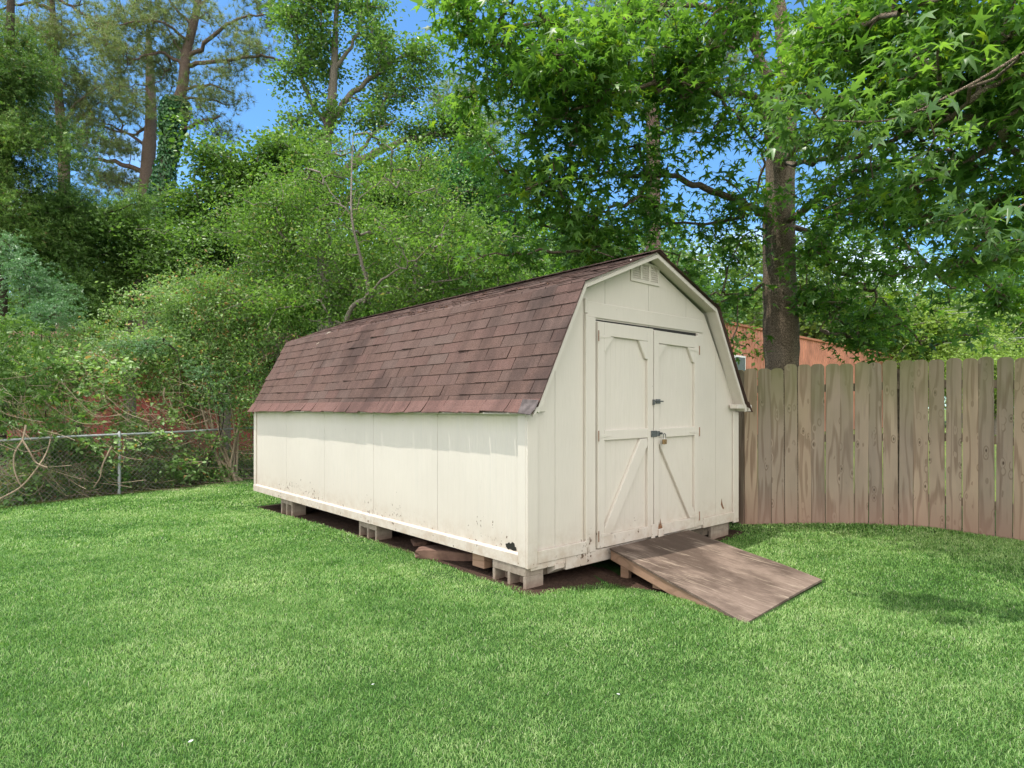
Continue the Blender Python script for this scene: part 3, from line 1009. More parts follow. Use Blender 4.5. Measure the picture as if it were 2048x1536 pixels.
MB().prism([(2.78, .20), (2.795, .26), (2.80, .225), (2.815, .19), (2.84, .155), (2.825, .145), (2.80, .17)], -.003, .002).build('rot_patch', M['rust'], shed)

# padlock: hangs from the hasp, a thing of its own
pl = empty('padlock', (*to_world(1.655, -.082), SZ + .93), math.atan2(.658, .753))
tag(pl, 'small rusty brass padlock hanging from the hasp on the shed doors', 'padlock')
MB().box(-.026, .026, -.011, .011, -.045, 0).build('lock_body', M['brass'], pl, False, .004)
sh_ = [(-.017, 0, -.004)] + [(-.017 * math.cos(a), 0, .035 + .020 * math.sin(a)) for a in np.linspace(0, math.pi, 9)] + [(.017, 0, -.004)]
MB().tube(sh_, .0042, 8).build('shackle', M['metal_dark'], pl, True)

# --- concrete blocks beneath the shed
def block(lx, ly, rz, label, zc=None, hs=.19, ln=.39, wd=.19):
    wx, wy = to_world(lx, ly)
    g = float(gz(wx, wy))
    z1 = SZ - .002 if zc is None else zc
    ht = max(z1 - (g - .04), .05)
    o = empty('concrete_block', (wx, wy, g - .04), math.atan2(.658, .753) + rz)
    tag(o, label, 'concrete block', 'concrete blocks holding up the shed')
    m = MB()
    # long face with two cores; local x = thickness, y = length
    t = .032
    m.box(0, wd, 0, ln, ht - t * 2.2, ht)      # top shell
    m.box(0, wd, 0, ln, 0, t)                  # bottom shell
    for y in (0, ln / 2 - t / 2, ln - t):
        m.box(.0005, wd - .0005, y, y + t, t, ht - t * 2.2)
    m.box(wd * .55, wd * .6, t, ln - t, t, ht - t * 2.2)
    m.build('block_shell', M['concrete'], o, False, .004)
    return o
block(-.02, -.02 + .02, 0, 'concrete block under the near left corner of the shed', ln=.40)
board('support_stub', .02, .11, .56, .72, -.125, -.001, M['brown_wood'])
block(.01, 2.36, 0, 'concrete block under the middle of the long side wall', ln=.39)
block(.01, 4.62, 0, 'concrete block under the far end of the long side wall', ln=.39)
block(2.62, .02, 0, 'weathered block under the right front corner of the shed', ln=.38, wd=.35)
# flat red stone half buried under the side
def stone(lx, ly, sx_, sy_, sz_, label, seed):
    rg = np.random.default_rng(seed)
    import bmesh
    bm = bmesh.new()
    bmesh.ops.create_icosphere(bm, subdivisions=3, radius=1)
    for vv in bm.verts:
        n_ = 1 + .16 * math.sin(vv.co.x * 3.1 + seed) * math.cos(vv.co.y * 4.3) + rg.normal(0, .02)
        vv.co = Vector((max(-.8, min(.8, vv.co.x * n_)) * sx_, max(-.75, min(.8, vv.co.y * n_)) * sy_, max(-.6, min(.55, vv.co.z)) * sz_))
    me = bpy.data.meshes.new('flat_stone'); bm.to_mesh(me); bm.free()
    o = link('flat_stone', me, M['stone'])
    wx, wy = to_world(lx, ly)
    o.location = (wx, wy, float(gz(wx, wy)) + sz_ * .3)
    o.rotation_euler = (.05, .04, .4 + seed)
    tag(o, label, 'stone')
M['stone'] = mat_plain('red_stone', (.15, .09, .068), .9, .15, 0, .35, 9, .6)
stone(.16, 1.22, .16, .40, .10, 'broad flat reddish stone lying under the side of the shed', 1)
stone(.3, 1.95, .12, .20, .05, 'smaller grey-brown stone under the shed behind the flat one', 3)

# ------------------------------------------------------------------ ramp
rp_ = empty('plywood_ramp', (P0[0], P0[1], SZ), math.atan2(.658, .753))
tag(rp_, 'weathered plywood ramp on low lumber legs leading up to the shed doors', 'ramp')
def rz_(ly):   # top surface height (shed-local) along the ramp
    t = np.clip(-ly / 1.5, 0, 1)
    return .030 + (-.143 + .022 - .030) * t
TL, TR, BR, BL = [np.array(p) for p in ((.905, -.052), (2.10, -.052), (1.80, -1.44), (.44, -1.54))]
m = MB()
nU, nV = 6, 12
vs = []
for lay in (0, -.016):
    for i in range(nV + 1):
        for j in range(nU + 1):
            a = TL + (TR - TL) * j / nU; b_ = BL + (BR - BL) * j / nU
            p = a + (b_ - a) * i / nV
            zz = rz_(p[1]) + .004 * math.sin(i * .9 + j) * (i / nV)
            wx, wy = to_world(p[0], p[1])
            vs.append((p[0], p[1], zz + lay))
S_ = (nU + 1) * (nV + 1)
fs = []
for i in range(nV):
    for j in range(nU):
        q = i * (nU + 1) + j
        fs.append((q, q + nU + 1, q + nU + 2, q + 1))
        fs.append((q + S_, q + 1 + S_, q + nU + 2 + S_, q + nU + 1 + S_))
for i in range(nV):
    q = i * (nU + 1); fs.append((q, q + S_, q + nU + 1 + S_, q + nU + 1))
    q = q + nU; fs.append((q, q + nU + 1, q + nU + 1 + S_, q + S_))
for j in range(nU):
    fs.append((j, j + 1, j + 1 + S_, j + S_))
    q = nV * (nU + 1) + j; fs.append((q, q + S_, q + S_ + 1, q + 1))
m.add(vs, fs)
m.build('deck_board', M['plywood'], rp_)
def stringer(pa, pb, name='stringer', hgt=.085):
    pa = np.array(pa); pb = np.array(pb)
    d = (pb - pa) / np.linalg.norm(pb - pa); n = np.array([-d[1], d[0]]) * .038
    m = MB(); vs = []
    K = 8
    for i in range(K + 1):
        p = pa + (pb - pa) * i / K
        zt = rz_(p[1]) - .0175
        zb = max(zt - hgt, -.175)
        if zb > zt - .006: zb = zt - .006
        for qv in ((p, zt), (p + n, zt), (p + n, zb), (p, zb)):
            vs.append((qv[0][0], qv[0][1], qv[1]))
    fs = [(0, 1, 2, 3), tuple(range(4 * K + 3, 4 * K - 1, -1))]
    for i in range(K):
        for k in range(4):
            fs.append((4 * i + k, 4 * i + 4 + k, 4 * i + 4 + (k + 1) % 4, 4 * i + (k + 1) % 4))
    m.add(vs, fs)
    m.build(name, M['brown_wood'], rp_, False, .003)
stringer(TL + [.012, 0], BL + [.012, .03])
stringer((TL + TR) / 2, (BL + BR) / 2)
stringer(TR - [.055, 0], BR - [.055, -.03])
def leg(lx, ly, wd=.085):
    zt = rz_(ly) - .05
    MB().box(lx, lx + .04, ly - wd / 2, ly + wd / 2, -.28, zt).build('leg', M['brown_wood'], rp_, False, .003)
for ly in (-.20, -.62):
    t = (ly + .052) / (-1.5)
    xl = TL[0] + (BL[0] - TL[0]) * t; xr = TR[0] + (BR[0] - TR[0]) * t
    leg(xl + .06, ly); leg(xr - .1, ly)

# ------------------------------------------------------------------ wooden fence
fence = empty('wooden_fence', (2.84, 7.25, 0))
tag(fence, 'tall weathered dog-eared picket fence with greenish tops beside the shed', 'fence')
def picket_mesh(wd, ht, seed):
    rg = random.Random(seed)
    c = .028
    m = MB()
    h2 = wd / 2
    poly = [(-h2, 0), (h2, 0), (h2, ht - c * 1.1), (h2 - c * .8, ht - c * .22), (h2 - c * 1.5, ht), (-h2 + c * 1.5, ht), (-h2 + c * .8, ht - c * .22), (-h2, ht - c * 1.1)]
    m.prism(poly, -.008, .008)
    me = bpy.data.meshes.new('picket')
    me.from_pydata(m.v, [], m.f)
    me.materials.append(M['picket'])
    return me
def lineint(px):
    xs = [1380, 1491, 1597, 1700, 1854, 1950, 2047, 2200, 2500]
    Zs = [7.32, 7.22, 7.12, 7.0, 6.74, 6.45, 6.15, 5.75, 5.1]
    Bs = [1046, 1048, 1051, 1053, 1056.5, 1069, 1086, 1116, 1180]
    Z = float(np.interp(px, xs, Zs)); b = float(np.interp(px, xs, Bs))
    return (px - 1024) / FPX * Z, Z, CAMH - (b - 817) / FPX * Z
edges_px = [1489, 1516, 1542.5, 1569, 1595.5, 1623, 1650.5, 1679, 1707.5, 1737, 1766, 1796.5, 1826, 1858, 1891, 1924, 1957.5, 1991, 2026, 2062, 2099, 2138, 2178]
rf = random.Random(8)
for k in range(len(edges_px) - 1):
    a = lineint(edges_px[k]); b = lineint(edges_px[k + 1])
    pc = lineint((edges_px[k] + edges_px[k + 1]) / 2)
    d = math.dist(a[:2], b[:2])
    wd = d * rf.uniform(.945, .985) if k < 8 else d * rf.uniform(.925, .965)
    ht = 1.835 + rf.uniform(-.012, .012)
    if k < 3: ht = 1.80
    me = picket_mesh(wd, ht, k)
    o = bpy.data.objects.new('picket', me); COL.objects.link(o); o.parent = fence
    o.location = (pc[0] - 2.84, pc[1] - 7.25 + rf.uniform(-.004, .004), pc[2] - .0)
    o.rotation_euler = (rf.uniform(-.004, .004), rf.uniform(-.006, .006), math.atan2(b[1] - a[1], b[0] - a[0]) + rf.uniform(-.02, .02))
# return run going back beside the shed
c0x, c0y, c0z = lineint(1489)
dirb = np.array([-.40, .917])
for k in range(14):
    s = .075 + k * .152
    o = bpy.data.objects.new('picket', picket_mesh(.144, 1.80 + rf.uniform(-.01, .01), 50 + k)); COL.objects.link(o); o.parent = fence
    o.location = (c0x + dirb[0] * s - 2.84, c0y + dirb[1] * s - 7.25, c0z - .01)
    o.rotation_euler = (0, 0, math.atan2(dirb[1], dirb[0]) + rf.uniform(-.02, .02))
for zr in (.28, .95, 1.52):
    t = Tubes()
    m = MB()
    pts = [lineint(p) for p in (1493, 1597, 1700, 1854, 1950, 2047, 2175)]
    for a, b in zip(pts[:-1], pts[1:]):
        dx, dy = b[0] - a[0], b[1] - a[1]; l_ = math.hypot(dx, dy); nx, ny_ = -dy / l_, dx / l_
        vs = []
        for p in (a, b):
            for o1, z_ in ((.010, 0), (.048, 0), (.048, .085), (.010, .085)):
                vs.append((p[0] + nx * o1 - 2.84, p[1] + ny_ * o1 - 7.25, p[2] + zr + z_))
        m.add(vs, [(3, 2, 1, 0), (4, 5, 6, 7), (0, 1, 5, 4), (1, 2, 6, 5), (2, 3, 7, 6), (3, 0, 4, 7)])
    m.build('rail', M['rail'], fence)
for px in (1510, 1810, 2090):
    a = lineint(px)
    MB().box(a[0] - 2.84 - .045, a[0] - 2.84 + .045, a[1] - 7.25 + .055, a[1] - 7.25 + .145, a[2] - .2, a[2] + 1.74).build('post', M['rail'], fence)

# ------------------------------------------------------------------ chain link fence
cl = empty('chain_link_fence', (-7.07, 11.2, float(gz(-7.07, 11.2))))
tag(cl, 'low galvanised chain-link fence overgrown with vines at the back of the lawn', 'fence')
ca = np.array([-10.3, 7.2]); cbp = np.array([-3.2, 15.9])
cd = (cbp - ca); clen = np.linalg.norm(cd); cd /= clen
orig = np.array([-7.07, 11.2, float(gz(-7.07, 11.2))])
def clp(s, z):
    x, y = ca + cd * s
    return np.array([x, y, float(gz(x, y)) + z]) - orig
H_ = 1.07
s_post = float(np.dot(np.array([-7.07, 11.2]) - ca, cd))
Tubes_ = Tubes(); Tubes_.add([clp(s, H_ + .0) for s in np.linspace(0, clen, 24)], .021, 8)
Tubes_.build('top_rail', M['galv'], cl)
for s in (s_post - 5.6, s_post - 2.8, s_post, s_post + 2.8, s_post + 5.4):
    if 0 <= s <= clen:
        t = Tubes(); t.add([clp(s, -.1), clp(s, H_ + .03), clp(s, H_ + .06)], [.028, .028, .008], 10); t.build('post', M['galv'], cl)
t = Tubes()
pitch = .078
k = 0
s = -H_
while s < clen:
    for sg in (1, -1):
        a0 = s if sg > 0 else s + H_ * .92
        pts = []
        for u in np.linspace(0, 1, 5):
            ss = a0 + sg * u * H_ * .92
            pts.append((ss, u * (H_ - .02) + .01))
        pts = [p for p in pts if 0 <= p[0] <= clen]
        if len(pts) > 1:
            t.add([clp(*p) for p in pts], .0024, 3)
    s += pitch
t.build('wire_mesh', M['wire'], cl)

# ------------------------------------------------------------------ buildings beyond the fences
def m_brick():
    m = NM('red_brick')
    c = m.n('ShaderNodeTexCoord'); sp = m.sep(c.outputs['Object'])
    cmb = m.n('ShaderNodeCombineXYZ'); m.l(sp[0], cmb.inputs[0]); m.l(sp[2], cmb.inputs[1])
    b = m.n('ShaderNodeTexBrick')
    m.l(cmb.outputs[0], b.inputs['Vector'])
    b.inputs['Scale'].default_value = 1
    b.inputs['Brick Width'].default_value = .215; b.inputs['Row Height'].default_value = .076
    b.inputs['Mortar Size'].default_value = .009
    b.inputs['Color1'].default_value = (.27, .085, .060, 1); b.inputs['Color2'].default_value = (.19, .060, .045, 1)
    b.inputs['Mortar'].default_value = (.20, .14, .12, 1)
    return m.surf(b.outputs['Color'], .9, .1)
def m_redsiding():
    return mat_plain('red_siding', (.22, .050, .040), .7, .25, 0, .3, 3)
M['brick'] = m_brick(); M['redsiding'] = m_redsiding()
M['redroof'] = mat_plain('red_brown_roof', (.15, .075, .06), .95, .1, 0, .35, 6, .5)
hb_ = empty('brick_house', (-13, 20, -.25), R(2))
tag(hb_, 'low red brick and lap-sided house hidden behind the overgrown chain-link fence', 'house')
MB().box(-14, -1.2, 0, 7, 0, 2.9).build('brick_wall', M['brick'], hb_)
m = MB()
for k in range(13):
    z = k * .225
    m.add([(-1.19, -.03, z), (4.6, -.03, z), (4.6, 0.0, z + .223), (-1.19, .0, z + .223), (-1.19, .1, z), (4.6, .1, z), (4.6, .1, z + .223), (-1.19, .1, z + .223)],
          [(0, 1, 2, 3), (5, 4, 7, 6), (0, 4, 5, 1), (3, 2, 6, 7), (1, 5, 6, 2), (4, 0, 3, 7)])
m.box(-1.19, 4.58, .101, 7, 0, 2.9)
m.build('sided_wall', M['redsiding'], hb_)
m = MB()
m.prism([(-.5, 2.86), (-.5, 2.98), (3.5, 4.5), (7.5, 2.98), (7.5, 2.86), (3.5, 4.36)], -14.4, 5.0, 'x')
m.build('roof', M['redroof'], hb_)
for xx in (-9, -4.5):
    f_ = MB(); f_.box(xx, xx + 1.1, -.03, -.001, 1.0, 2.2); f_.build('window', M['white'], hb_)

M['orange'] = mat_plain('orange_metal', (.46, .20, .13), .55, .35, .1, .3, .9)
ba = np.array([9.9, 28.2]); bdir = np.array([.72, .694]); 
mbn = empty('metal_building', (ba[0], ba[1], -.1), math.atan2(bdir[1], bdir[0]))
tag(mbn, 'long orange corrugated metal building beyond the picket fence', 'building')
pr = []
x = -1.2
Lb = 30
while x < Lb:
    pr += [(x, 0), (x + .16, 0), (x + .20, .06), (x + .27, .06)]
    x += .31
pr += [(Lb + .3, 0), (Lb + .3, 12), (-1.2, 12)]
MB().prism(pr, 0, 5.25, 'z').build('corrugated_wall', M['orange'], mbn)
m = MB(); m.box(-1.35, Lb + .4, -.12, 12.2, 5.252, 5.36); m.build('roof', mat_plain('orange_trim', (.42, .17, .10)), mbn)
f_ = MB(); f_.box(.25, 1.35, -.06, -.001, 2.7, 3.9); wf = f_.build('window', M['white'], mbn)
f_ = MB(); f_.box(.33, 1.27, -.075, -.061, 2.78, 3.82); f_.build('pane', mat_plain('window_glass', (.12, .14, .16), .15, .6), wf)

# power lines
for i, (ya, yb_, lab) in enumerate(((608, 596, 'uppermost of the thin power lines above the right end of the fence'), (615, 603, 'middle power line of the close bundle above the right end of the fence'), (621, 612, 'lowest line of the close power line bundle at the right edge'), (680, 676, 'single separate wire hanging well below the power line bundle at the right edge'))):
    t = Tubes()
    A = pt(1960, ya + 2, 34); B = pt(2500, yb_ - 55, 34)
    A2 = pt(1760, ya + 10, 120)
    t.add(smooth_path([A2, A, B], 8), .013, 5)
    o = t.build('power_line', mat_plain('cable%d' % i, (.45, .45, .43)))
    tag(o, lab, 'power line', 'power lines beyond the fence')

# ------------------------------------------------------------------ vegetation helpers
def rotmats(n_, d_):
    """basis with z=n_, y=d_ (arrays)."""
    n_ = n_ / (np.linalg.norm(n_, axis=1, keepdims=True) + 1e-9)
    d_ = d_ - (d_ * n_).sum(1, keepdims=True) * n_
    d_ = d_ / (np.linalg.norm(d_, axis=1, keepdims=True) + 1e-9)
    x_ = np.cross(d_, n_)
    return np.stack([x_, d_, n_], -1)   # columns

def star_template():
    V = [(0, 0, .0)]
    angs = [90 - 128, 90 - 62, 90, 90 + 62, 90 + 128]
    rad = [.66, .96, 1.06, .96, .66]
    notch = [-90, 90 - 94, 90 - 31, 90 + 31, 90 + 94, 270]
    nr_ = [.14, .30, .34, .34, .30, .14]
    F = []
    for a, r in zip(notch, nr_): V.append((r * math.cos(R(a)), r * math.sin(R(a)), -.02))
    for a, r in zip(angs, rad): V.append((r * math.cos(R(a)), r * math.sin(R(a)), -.30 * r * r))
    for i in range(5): F.append((0, 1 + i, 7 + i, 2 + i))
    return np.array(V), np.array(F)
STAR = star_template()
def ovate(w=.42, fold=.10):
    V = np.array([(0, 0, 0), (w * .5, .32, fold), (w * .42, .66, fold), (0, 1, -.12), (-w * .42, .66, fold), (-w * .5, .32, fold), (0, .5, 0)])
    return V, np.array([(0, 1, 2, 6), (6, 2, 3, 3), (0, 6, 4, 5), (6, 3, 3, 4)])[:, :4]
def rhomb(w=.5):
    V = np.array([(0, 0, 0), (w * .5, .45, .06), (0, 1, -.08), (-w * .5, .45, .06)])
    return V, np.array([(0, 1, 2, 3)])
OV = (np.array([(0, 0, 0), (.24, .38, .08), (0, 1, -.12), (-.24, .38, .08)]), np.array([(0, 1, 2, 3)]))
BROAD = (np.array([(0, 0, 0), (.36, .35, .09), (.18, .78, .02), (0, 1, -.1), (-.18, .78, .02), (-.36, .35, .09)]), np.array([(0, 1, 2, 3), (0, 3, 4, 5)]))
NEEDLE = (np.array([(-.012, 0, 0), (.012, 0, 0), (0, 1, 0)]), np.array([(0, 1, 2)]))
NEEDLE_B = (np.array([(-.028, 0, 0), (.028, 0, 0), (0, 1, 0)]), np.array([(0, 1, 2)]))
def pinnate(n=7, wl=.2, ll=.34):
    V = []; F = []
    def lf(bx, by, a):
        b = len(V)
        c, s = math.cos(a), math.sin(a)
        for (u, v_, z) in ((0, 0, 0), (wl * .5, ll * .4, .03), (0, ll, -.05), (-wl * .5, ll * .4, .03)):
            V.append((bx + u * c * .5 + v_ * s, by - u * s * .5 + v_ * c, z - .12 * (by) ** 2))
        F.append((b, b + 1, b + 2, b + 3))
    for i in range(n):
        y = .1 + .85 * i / n
        lf(0, y, R(62)); lf(0, y + .02, R(-62))
    lf(0, .95, 0)
    return np.array(V), np.array(F)
PIN = pinnate(8, .10, .30)
SPRAY = pinnate(8, .10, .24)

def leaves(name, C, N, D, S, tmpl, mat, parent=None):
    TV, TF = tmpl
    B = rotmats(N, D)
    n = len(C); k = len(TV)
    rr_ = np.random.default_rng(n)
    TVn = np.broadcast_to(TV, (n, k, 3)).copy()
    curl = rr_.uniform(.2, 2.2, n)[:, None]; wob = rr_.normal(0, .10, (n, k)) if k > 3 else 0
    TVn[..., 2] = TVn[..., 2] * curl + wob * np.hypot(TVn[..., 0], TVn[..., 1])
    TVn[..., 0] *= rr_.uniform(.75, 1.15, n)[:, None]
    V = np.einsum('nij,nkj->nki', B, TVn) * S[:, None, None] + C[:, None]
    F = TF[None] + (np.arange(n) * k)[:, None, None]
    return link(name, fast_mesh(name, V.reshape(-1, 3), F.reshape(-1, TF.shape[1])), mat, parent)

def in_shed(C, pad=.12):
    """points inside or touching the shed volume."""
    lx, ly = to_loc(C[:, 0], C[:, 1]); lz = C[:, 2] - SZ
    top = np.interp(lx, [-.2, KNL - .1, APX, KNR + .1, SW + .2], [1.3, KNZ + .12, APZ + .12, KNZ + .12, 1.3])
    return (lx > -pad) & (lx < SW + pad) & (ly > -pad) & (ly < SL + pad) & (lz < top)

def sample_blobs(blobs, n, rg, shell=.0):
    """blobs: (px,py,Z,rpx,rpy,rZ[,weight]) in photo pixels and metres."""
    W_ = np.array([b[3] * b[4] * (b[6] if len(b) > 6 else 1) for b in blobs], float)
    cnt = rg.multinomial(n, W_ / W_.sum())
    out_ = []
    for b, c in zip(blobs, cnt):
        kc = max(3, int(c * .22))
        d = rg.normal(size=(kc, 3)); d /= np.linalg.norm(d, axis=1, keepdims=True)
        d = d * (rg.random(kc) ** (1 / 2.4))[:, None]
        d = d[rg.integers(kc, size=c)] + rg.normal(size=(c, 3)) * np.array([.15, .15, .11])
        stray = rg.random(c) < .11
        d[stray] *= rg.uniform(1.15, 1.6, stray.sum())[:, None]
        ctr = pt(b[0], b[1], b[2])
        sc_ = np.array([b[3] * b[2] / FPX, b[5], b[4] * b[2] / FPX])
        out_.append(ctr + d * sc_)
    return np.concatenate(out_)

def grow(root, nodes, targets, tubes, rg, r_tip=.004, r_k=.0045, sag=.05, maxr=.06, seg=.5, sides=4):
    """join every target to the nearest skeleton node by a bent twig; radii follow the load carried."""
    P = [np.asarray(p, float) for p in nodes]
    par = [-1] * len(P)
    order = np.argsort([min(np.linalg.norm(t - p) for p in P) for t in targets])
    A = np.array(P); cap = len(A)
    buf = np.zeros((cap + len(targets) * 12, 3)); buf[:cap] = A; m = cap
    paths = []
    tips = []
    for oi in order:
        t = targets[oi]
        dist = np.linalg.norm(buf[:m] - t, axis=1)
        # prefer joining from below/inside
        pen = dist + np.clip(buf[:m, 2] - t[2], 0, 9) * .35
        j = int(np.argmin(pen))
        L_ = dist[j]
        k = int(max(2, min(9, round(L_ / seg) + 1)))
        u = np.linspace(0, 1, k + 1)[1:, None]
        base = buf[j]
        arc = np.sin(np.pi * u) * np.array([0, 0, sag]) * L_
        pts_ = base + (t - base) * u + arc + rg.normal(0, .05, (k, 3)) * L_ * np.sin(np.pi * u) + rg.normal(0, .012, (k, 3))
        idx = []
        prev = j
        for p_ in pts_:
            buf[m] = p_; par.append(prev); prev = m; idx.append(m); m += 1
        paths.append([j] + idx)
        tips.append(m - 1)
    load = np.zeros(m)
    for t_ in tips: load[t_] += 1
    for i in range(m - 1, -1, -1):
        if par[i] >= 0: load[par[i]] += load[i]
    rad = np.minimum(r_tip + r_k * np.sqrt(load), maxr)
    for p in paths:
        rr = rad[p].copy()
        rr[0] = rr[1] if len(p) > 1 else rr[0]
        tubes.add(buf[p], rr, sides if rr.max() < .025 else 6)
    return buf[:m], par, tips

def foliage(targets, per, spread, size, rg, kind='hang', flat=.35, jitter=.25):
    """leaf centres, normals and directions around twig tips."""
    n = len(targets) * per
    C = np.repeat(targets, per, 0)
    off = rg.normal(size=(n, 3)) * np.array([1, 1, .62]) * spread
    C = C + off
    if kind == 'hang':
        N = np.stack([rg.normal(0, .55, n), rg.normal(0, .55, n), np.abs(rg.normal(.9, .4, n))], -1)
        D = off * np.array([1, 1, .4]) + np.array([0, 0, -.25]) * spread + rg.normal(size=(n, 3)) * spread * .5
    elif kind == 'any':
        N = rg.normal(size=(n, 3)) + np.array([0, 0, .7])
        D = rg.normal(size=(n, 3))
    elif kind == 'out':
        D = off + rg.normal(size=(n, 3)) * spread * .2 + np.array([0, 0, .2]) * spread
        N = rg.normal(size=(n, 3))
    S = size * np.clip(rg.normal(1, jitter, n), .45, 1.6)
    return C, N, D, S

def tufts(targets, per, length, rg, sub=3, spread=.16):
    """needle tufts: needles fan out from shared points."""
    T = np.repeat(targets, sub, 0) + rg.normal(size=(len(targets) * sub, 3)) * spread * np.array([1, 1, .5])
    ax = rg.normal(size=(len(T), 3)) * .6 + np.array([0, 0, .5])
    ax /= np.linalg.norm(ax, axis=1, keepdims=True)
    C = np.repeat(T, per, 0)
    A = np.repeat(ax, per, 0)
    n = len(C)
    D = A + rg.normal(size=(n, 3)) * .62
    N = rg.normal(size=(n, 3))
    S = length * rg.uniform(.65, 1.15, n)
    return C, N, D, S

def foot(p, z0=None):
    """ground point under p."""
    return np.array([p[0], p[1], float(gz(p[0], p[1])) - .05])

def make_tree(name, label, cat, trunk, trunk_r, limbs, blobs, nt_, per, spread, size, tmpl, lmat, bmat, seed, kind='hang', group=None, sag=.05, maxr=.06, clip_shed=True, r_k=.0045, needle=None, seg=.5, r_tip=.004):
    rg = np.random.default_rng(seed)
    tr = smooth_path(trunk, 7)
    base = tr[0].copy()
    o = empty(name, tuple(base))
    tag(o, label, cat, group)
    T = Tubes()
    rad = np.interp(np.linspace(0, 1, len(tr)), np.linspace(0, 1, len(trunk_r)), trunk_r)
    jit = rg.normal(0, .04, len(tr)) * rad
    T.add(tr - base, rad + jit, 14 if max(trunk_r) > .1 else 8)
    nodes = list(tr[2:])
    for lb in limbs:
        pl_, r0, r1 = lb
        lp = smooth_path(pl_, 6, .0, rg)
        lp[1:-1] += rg.normal(0, .02, (len(lp) - 2, 3))
        T.add(lp - base, np.linspace(r0, r1, len(lp)), 8)
        nodes += list(lp)
    targets = sample_blobs(blobs, nt_, rg, .3)
    targets = targets[targets[:, 2] > .15]
    if clip_shed: targets = targets[~in_shed(targets, .3)]
    buf, par, tips = grow(base, nodes, targets, T, rg, sag=sag, maxr=maxr, r_k=r_k, seg=seg, r_tip=r_tip)
    # foliage is rebased because T was written in root space
    T2 = Tubes()
    T2.V = T.V; T2.F = T.F; T2.n = T.n
    return o, base, T, targets, rg

def finish_tree(o, base, T, nroot, targets, rg, per, spread, size, tmpl, lmat, bmat, kind, clip_shed=True, needle=None, crown='crown'):
    T.build('trunk', bmat, o)
    if needle: C, N, D, S = tufts(targets, needle[0], needle[1], rg, needle[2], spread)
    else: C, N, D, S = foliage(targets, per, spread, size, rg, kind)
    if clip_shed:
        k = ~in_shed(C, .06)
        C, N, D, S = C[k], N[k], D[k], S[k]
    k = C[:, 2] > gz(C[:, 0], C[:, 1]) + .02
    C, N, D, S = C[k], N[k], D[k], S[k]
    leaves(crown, C - base, N, D, S, tmpl, lmat, o)

def tree(name, label, cat, trunk, trunk_r, limbs, blobs, nt_, per, spread, size, tmpl, lmat, bmat, seed, kind='hang', group=None, sag=.05, maxr=.06, clip_shed=True, r_k=.0045, needle=None, seg=.5, r_tip=.004, extra=None):
    rg = np.random.default_rng(seed)
    tr = smooth_path(trunk, 7)
    base = tr[0].copy()
    o = empty(name, tuple(base))
    tag(o, label, cat, group)
    T = Tubes()
    rad = np.interp(np.linspace(0, 1, len(tr)), np.linspace(0, 1, len(trunk_r)), trunk_r)
    T.add(tr, rad * (1 + rg.normal(0, .03, len(tr))), 16 if max(trunk_r) > .1 else 8)
    nodes = list(tr[2:])
    for pl_, r0, r1 in limbs:
        lp = smooth_path(pl_, 6)
        if len(lp) > 2: lp[1:-1] += rg.normal(0, .02, (len(lp) - 2, 3)) * (1 + r0 * 4)
        T.add(lp, np.linspace(r0, r1, len(lp)), 8)
        nodes += list(lp)
    targets = sample_blobs(blobs, nt_, rg, .3)
    targets = targets[targets[:, 2] > gz(targets[:, 0], targets[:, 1]) + .1]
    if clip_shed: targets = targets[~in_shed(targets, .3)]
    grow(base, nodes, targets, T, rg, sag=sag, maxr=maxr, r_k=r_k, seg=seg, r_tip=r_tip)
    T.V = [v - base for v in T.V]
    finish_tree(o, base, T, None, targets, rg, per, spread, size, tmpl, lmat, bmat, kind, clip_shed, needle)
    return o, base, targets

# ------------------------------------------------------------------ leaf and bark materials
LM = {}
LM['gum'] = leaf_mat('sweetgum_leaf', (0.042, 0.105, 0.024), (0.090, 0.195, 0.042), (0.21, 0.36, 0.10), .40, .38, .50, (1.7, 1.75, .6), 1.1, accent=((.17, .26, .03), .05))
LM['privet'] = leaf_mat('privet_leaf', (0.065, 0.135, 0.030), (0.140, 0.250, 0.055), (0.28, 0.42, 0.12), .45, .35, .45, (1.3, 1.5, .6), 1.4, accent=((.30, .28, .12), .04))
LM['dark'] = leaf_mat('dark_leaf', (0.055, 0.120, 0.036), (0.10, 0.20, 0.057), (0.21, 0.33, 0.105), .42, .4, .35, (1.4, 1.7, .6), .8)
LM['bright'] = leaf_mat('bright_leaf', (0.050, 0.110, 0.026), (0.100, 0.195, 0.044), (0.21, 0.33, 0.085), .45, .4, .36, (1.4, 1.5, .6), .9)
LM['mid'] = leaf_mat('mid_green_leaf', (.065, .130, .042), (.13, .225, .065), (.25, .36, .12), .42, .4, .35, (1.4, 1.7, .6), .7)
LM['blue'] = leaf_mat('blue_green_leaf', (0.055, 0.130, 0.055), (0.120, 0.225, 0.100), (0.24, 0.38, 0.20), .42, .45, .3, (1.1, 1.5, .8), 1.1)
LM['pine'] = leaf_mat('pine_needle', (0.095, 0.140, 0.052), (0.18, 0.24, 0.092), (0.32, 0.38, 0.16), .5, .35, .3, (1.3, 1.4, .7), .5, accent=((.20, .13, .08), .07))
LM['cedar'] = leaf_mat('cedar_leaf', (0.045, 0.100, 0.028), (0.105, 0.19, 0.045), (0.22, 0.33, 0.085), .55, .25, .3, (1.4, 1.6, .6), .7, accent=((.16, .13, .05), .06))
LM['far'] = leaf_mat('distant_leaf', (0.058, 0.111, 0.036), (0.111, 0.195, 0.055), (0.221, 0.325, 0.091), .5, .35, .4, (1.5, 1.6, .6), .25)
LM['pale'] = leaf_mat('pale_leaf', (0.143, 0.221, 0.052), (0.247, 0.364, 0.085), (0.390, 0.520, 0.143), .5, .35, .4, (1.3, 1.4, .6), .6)
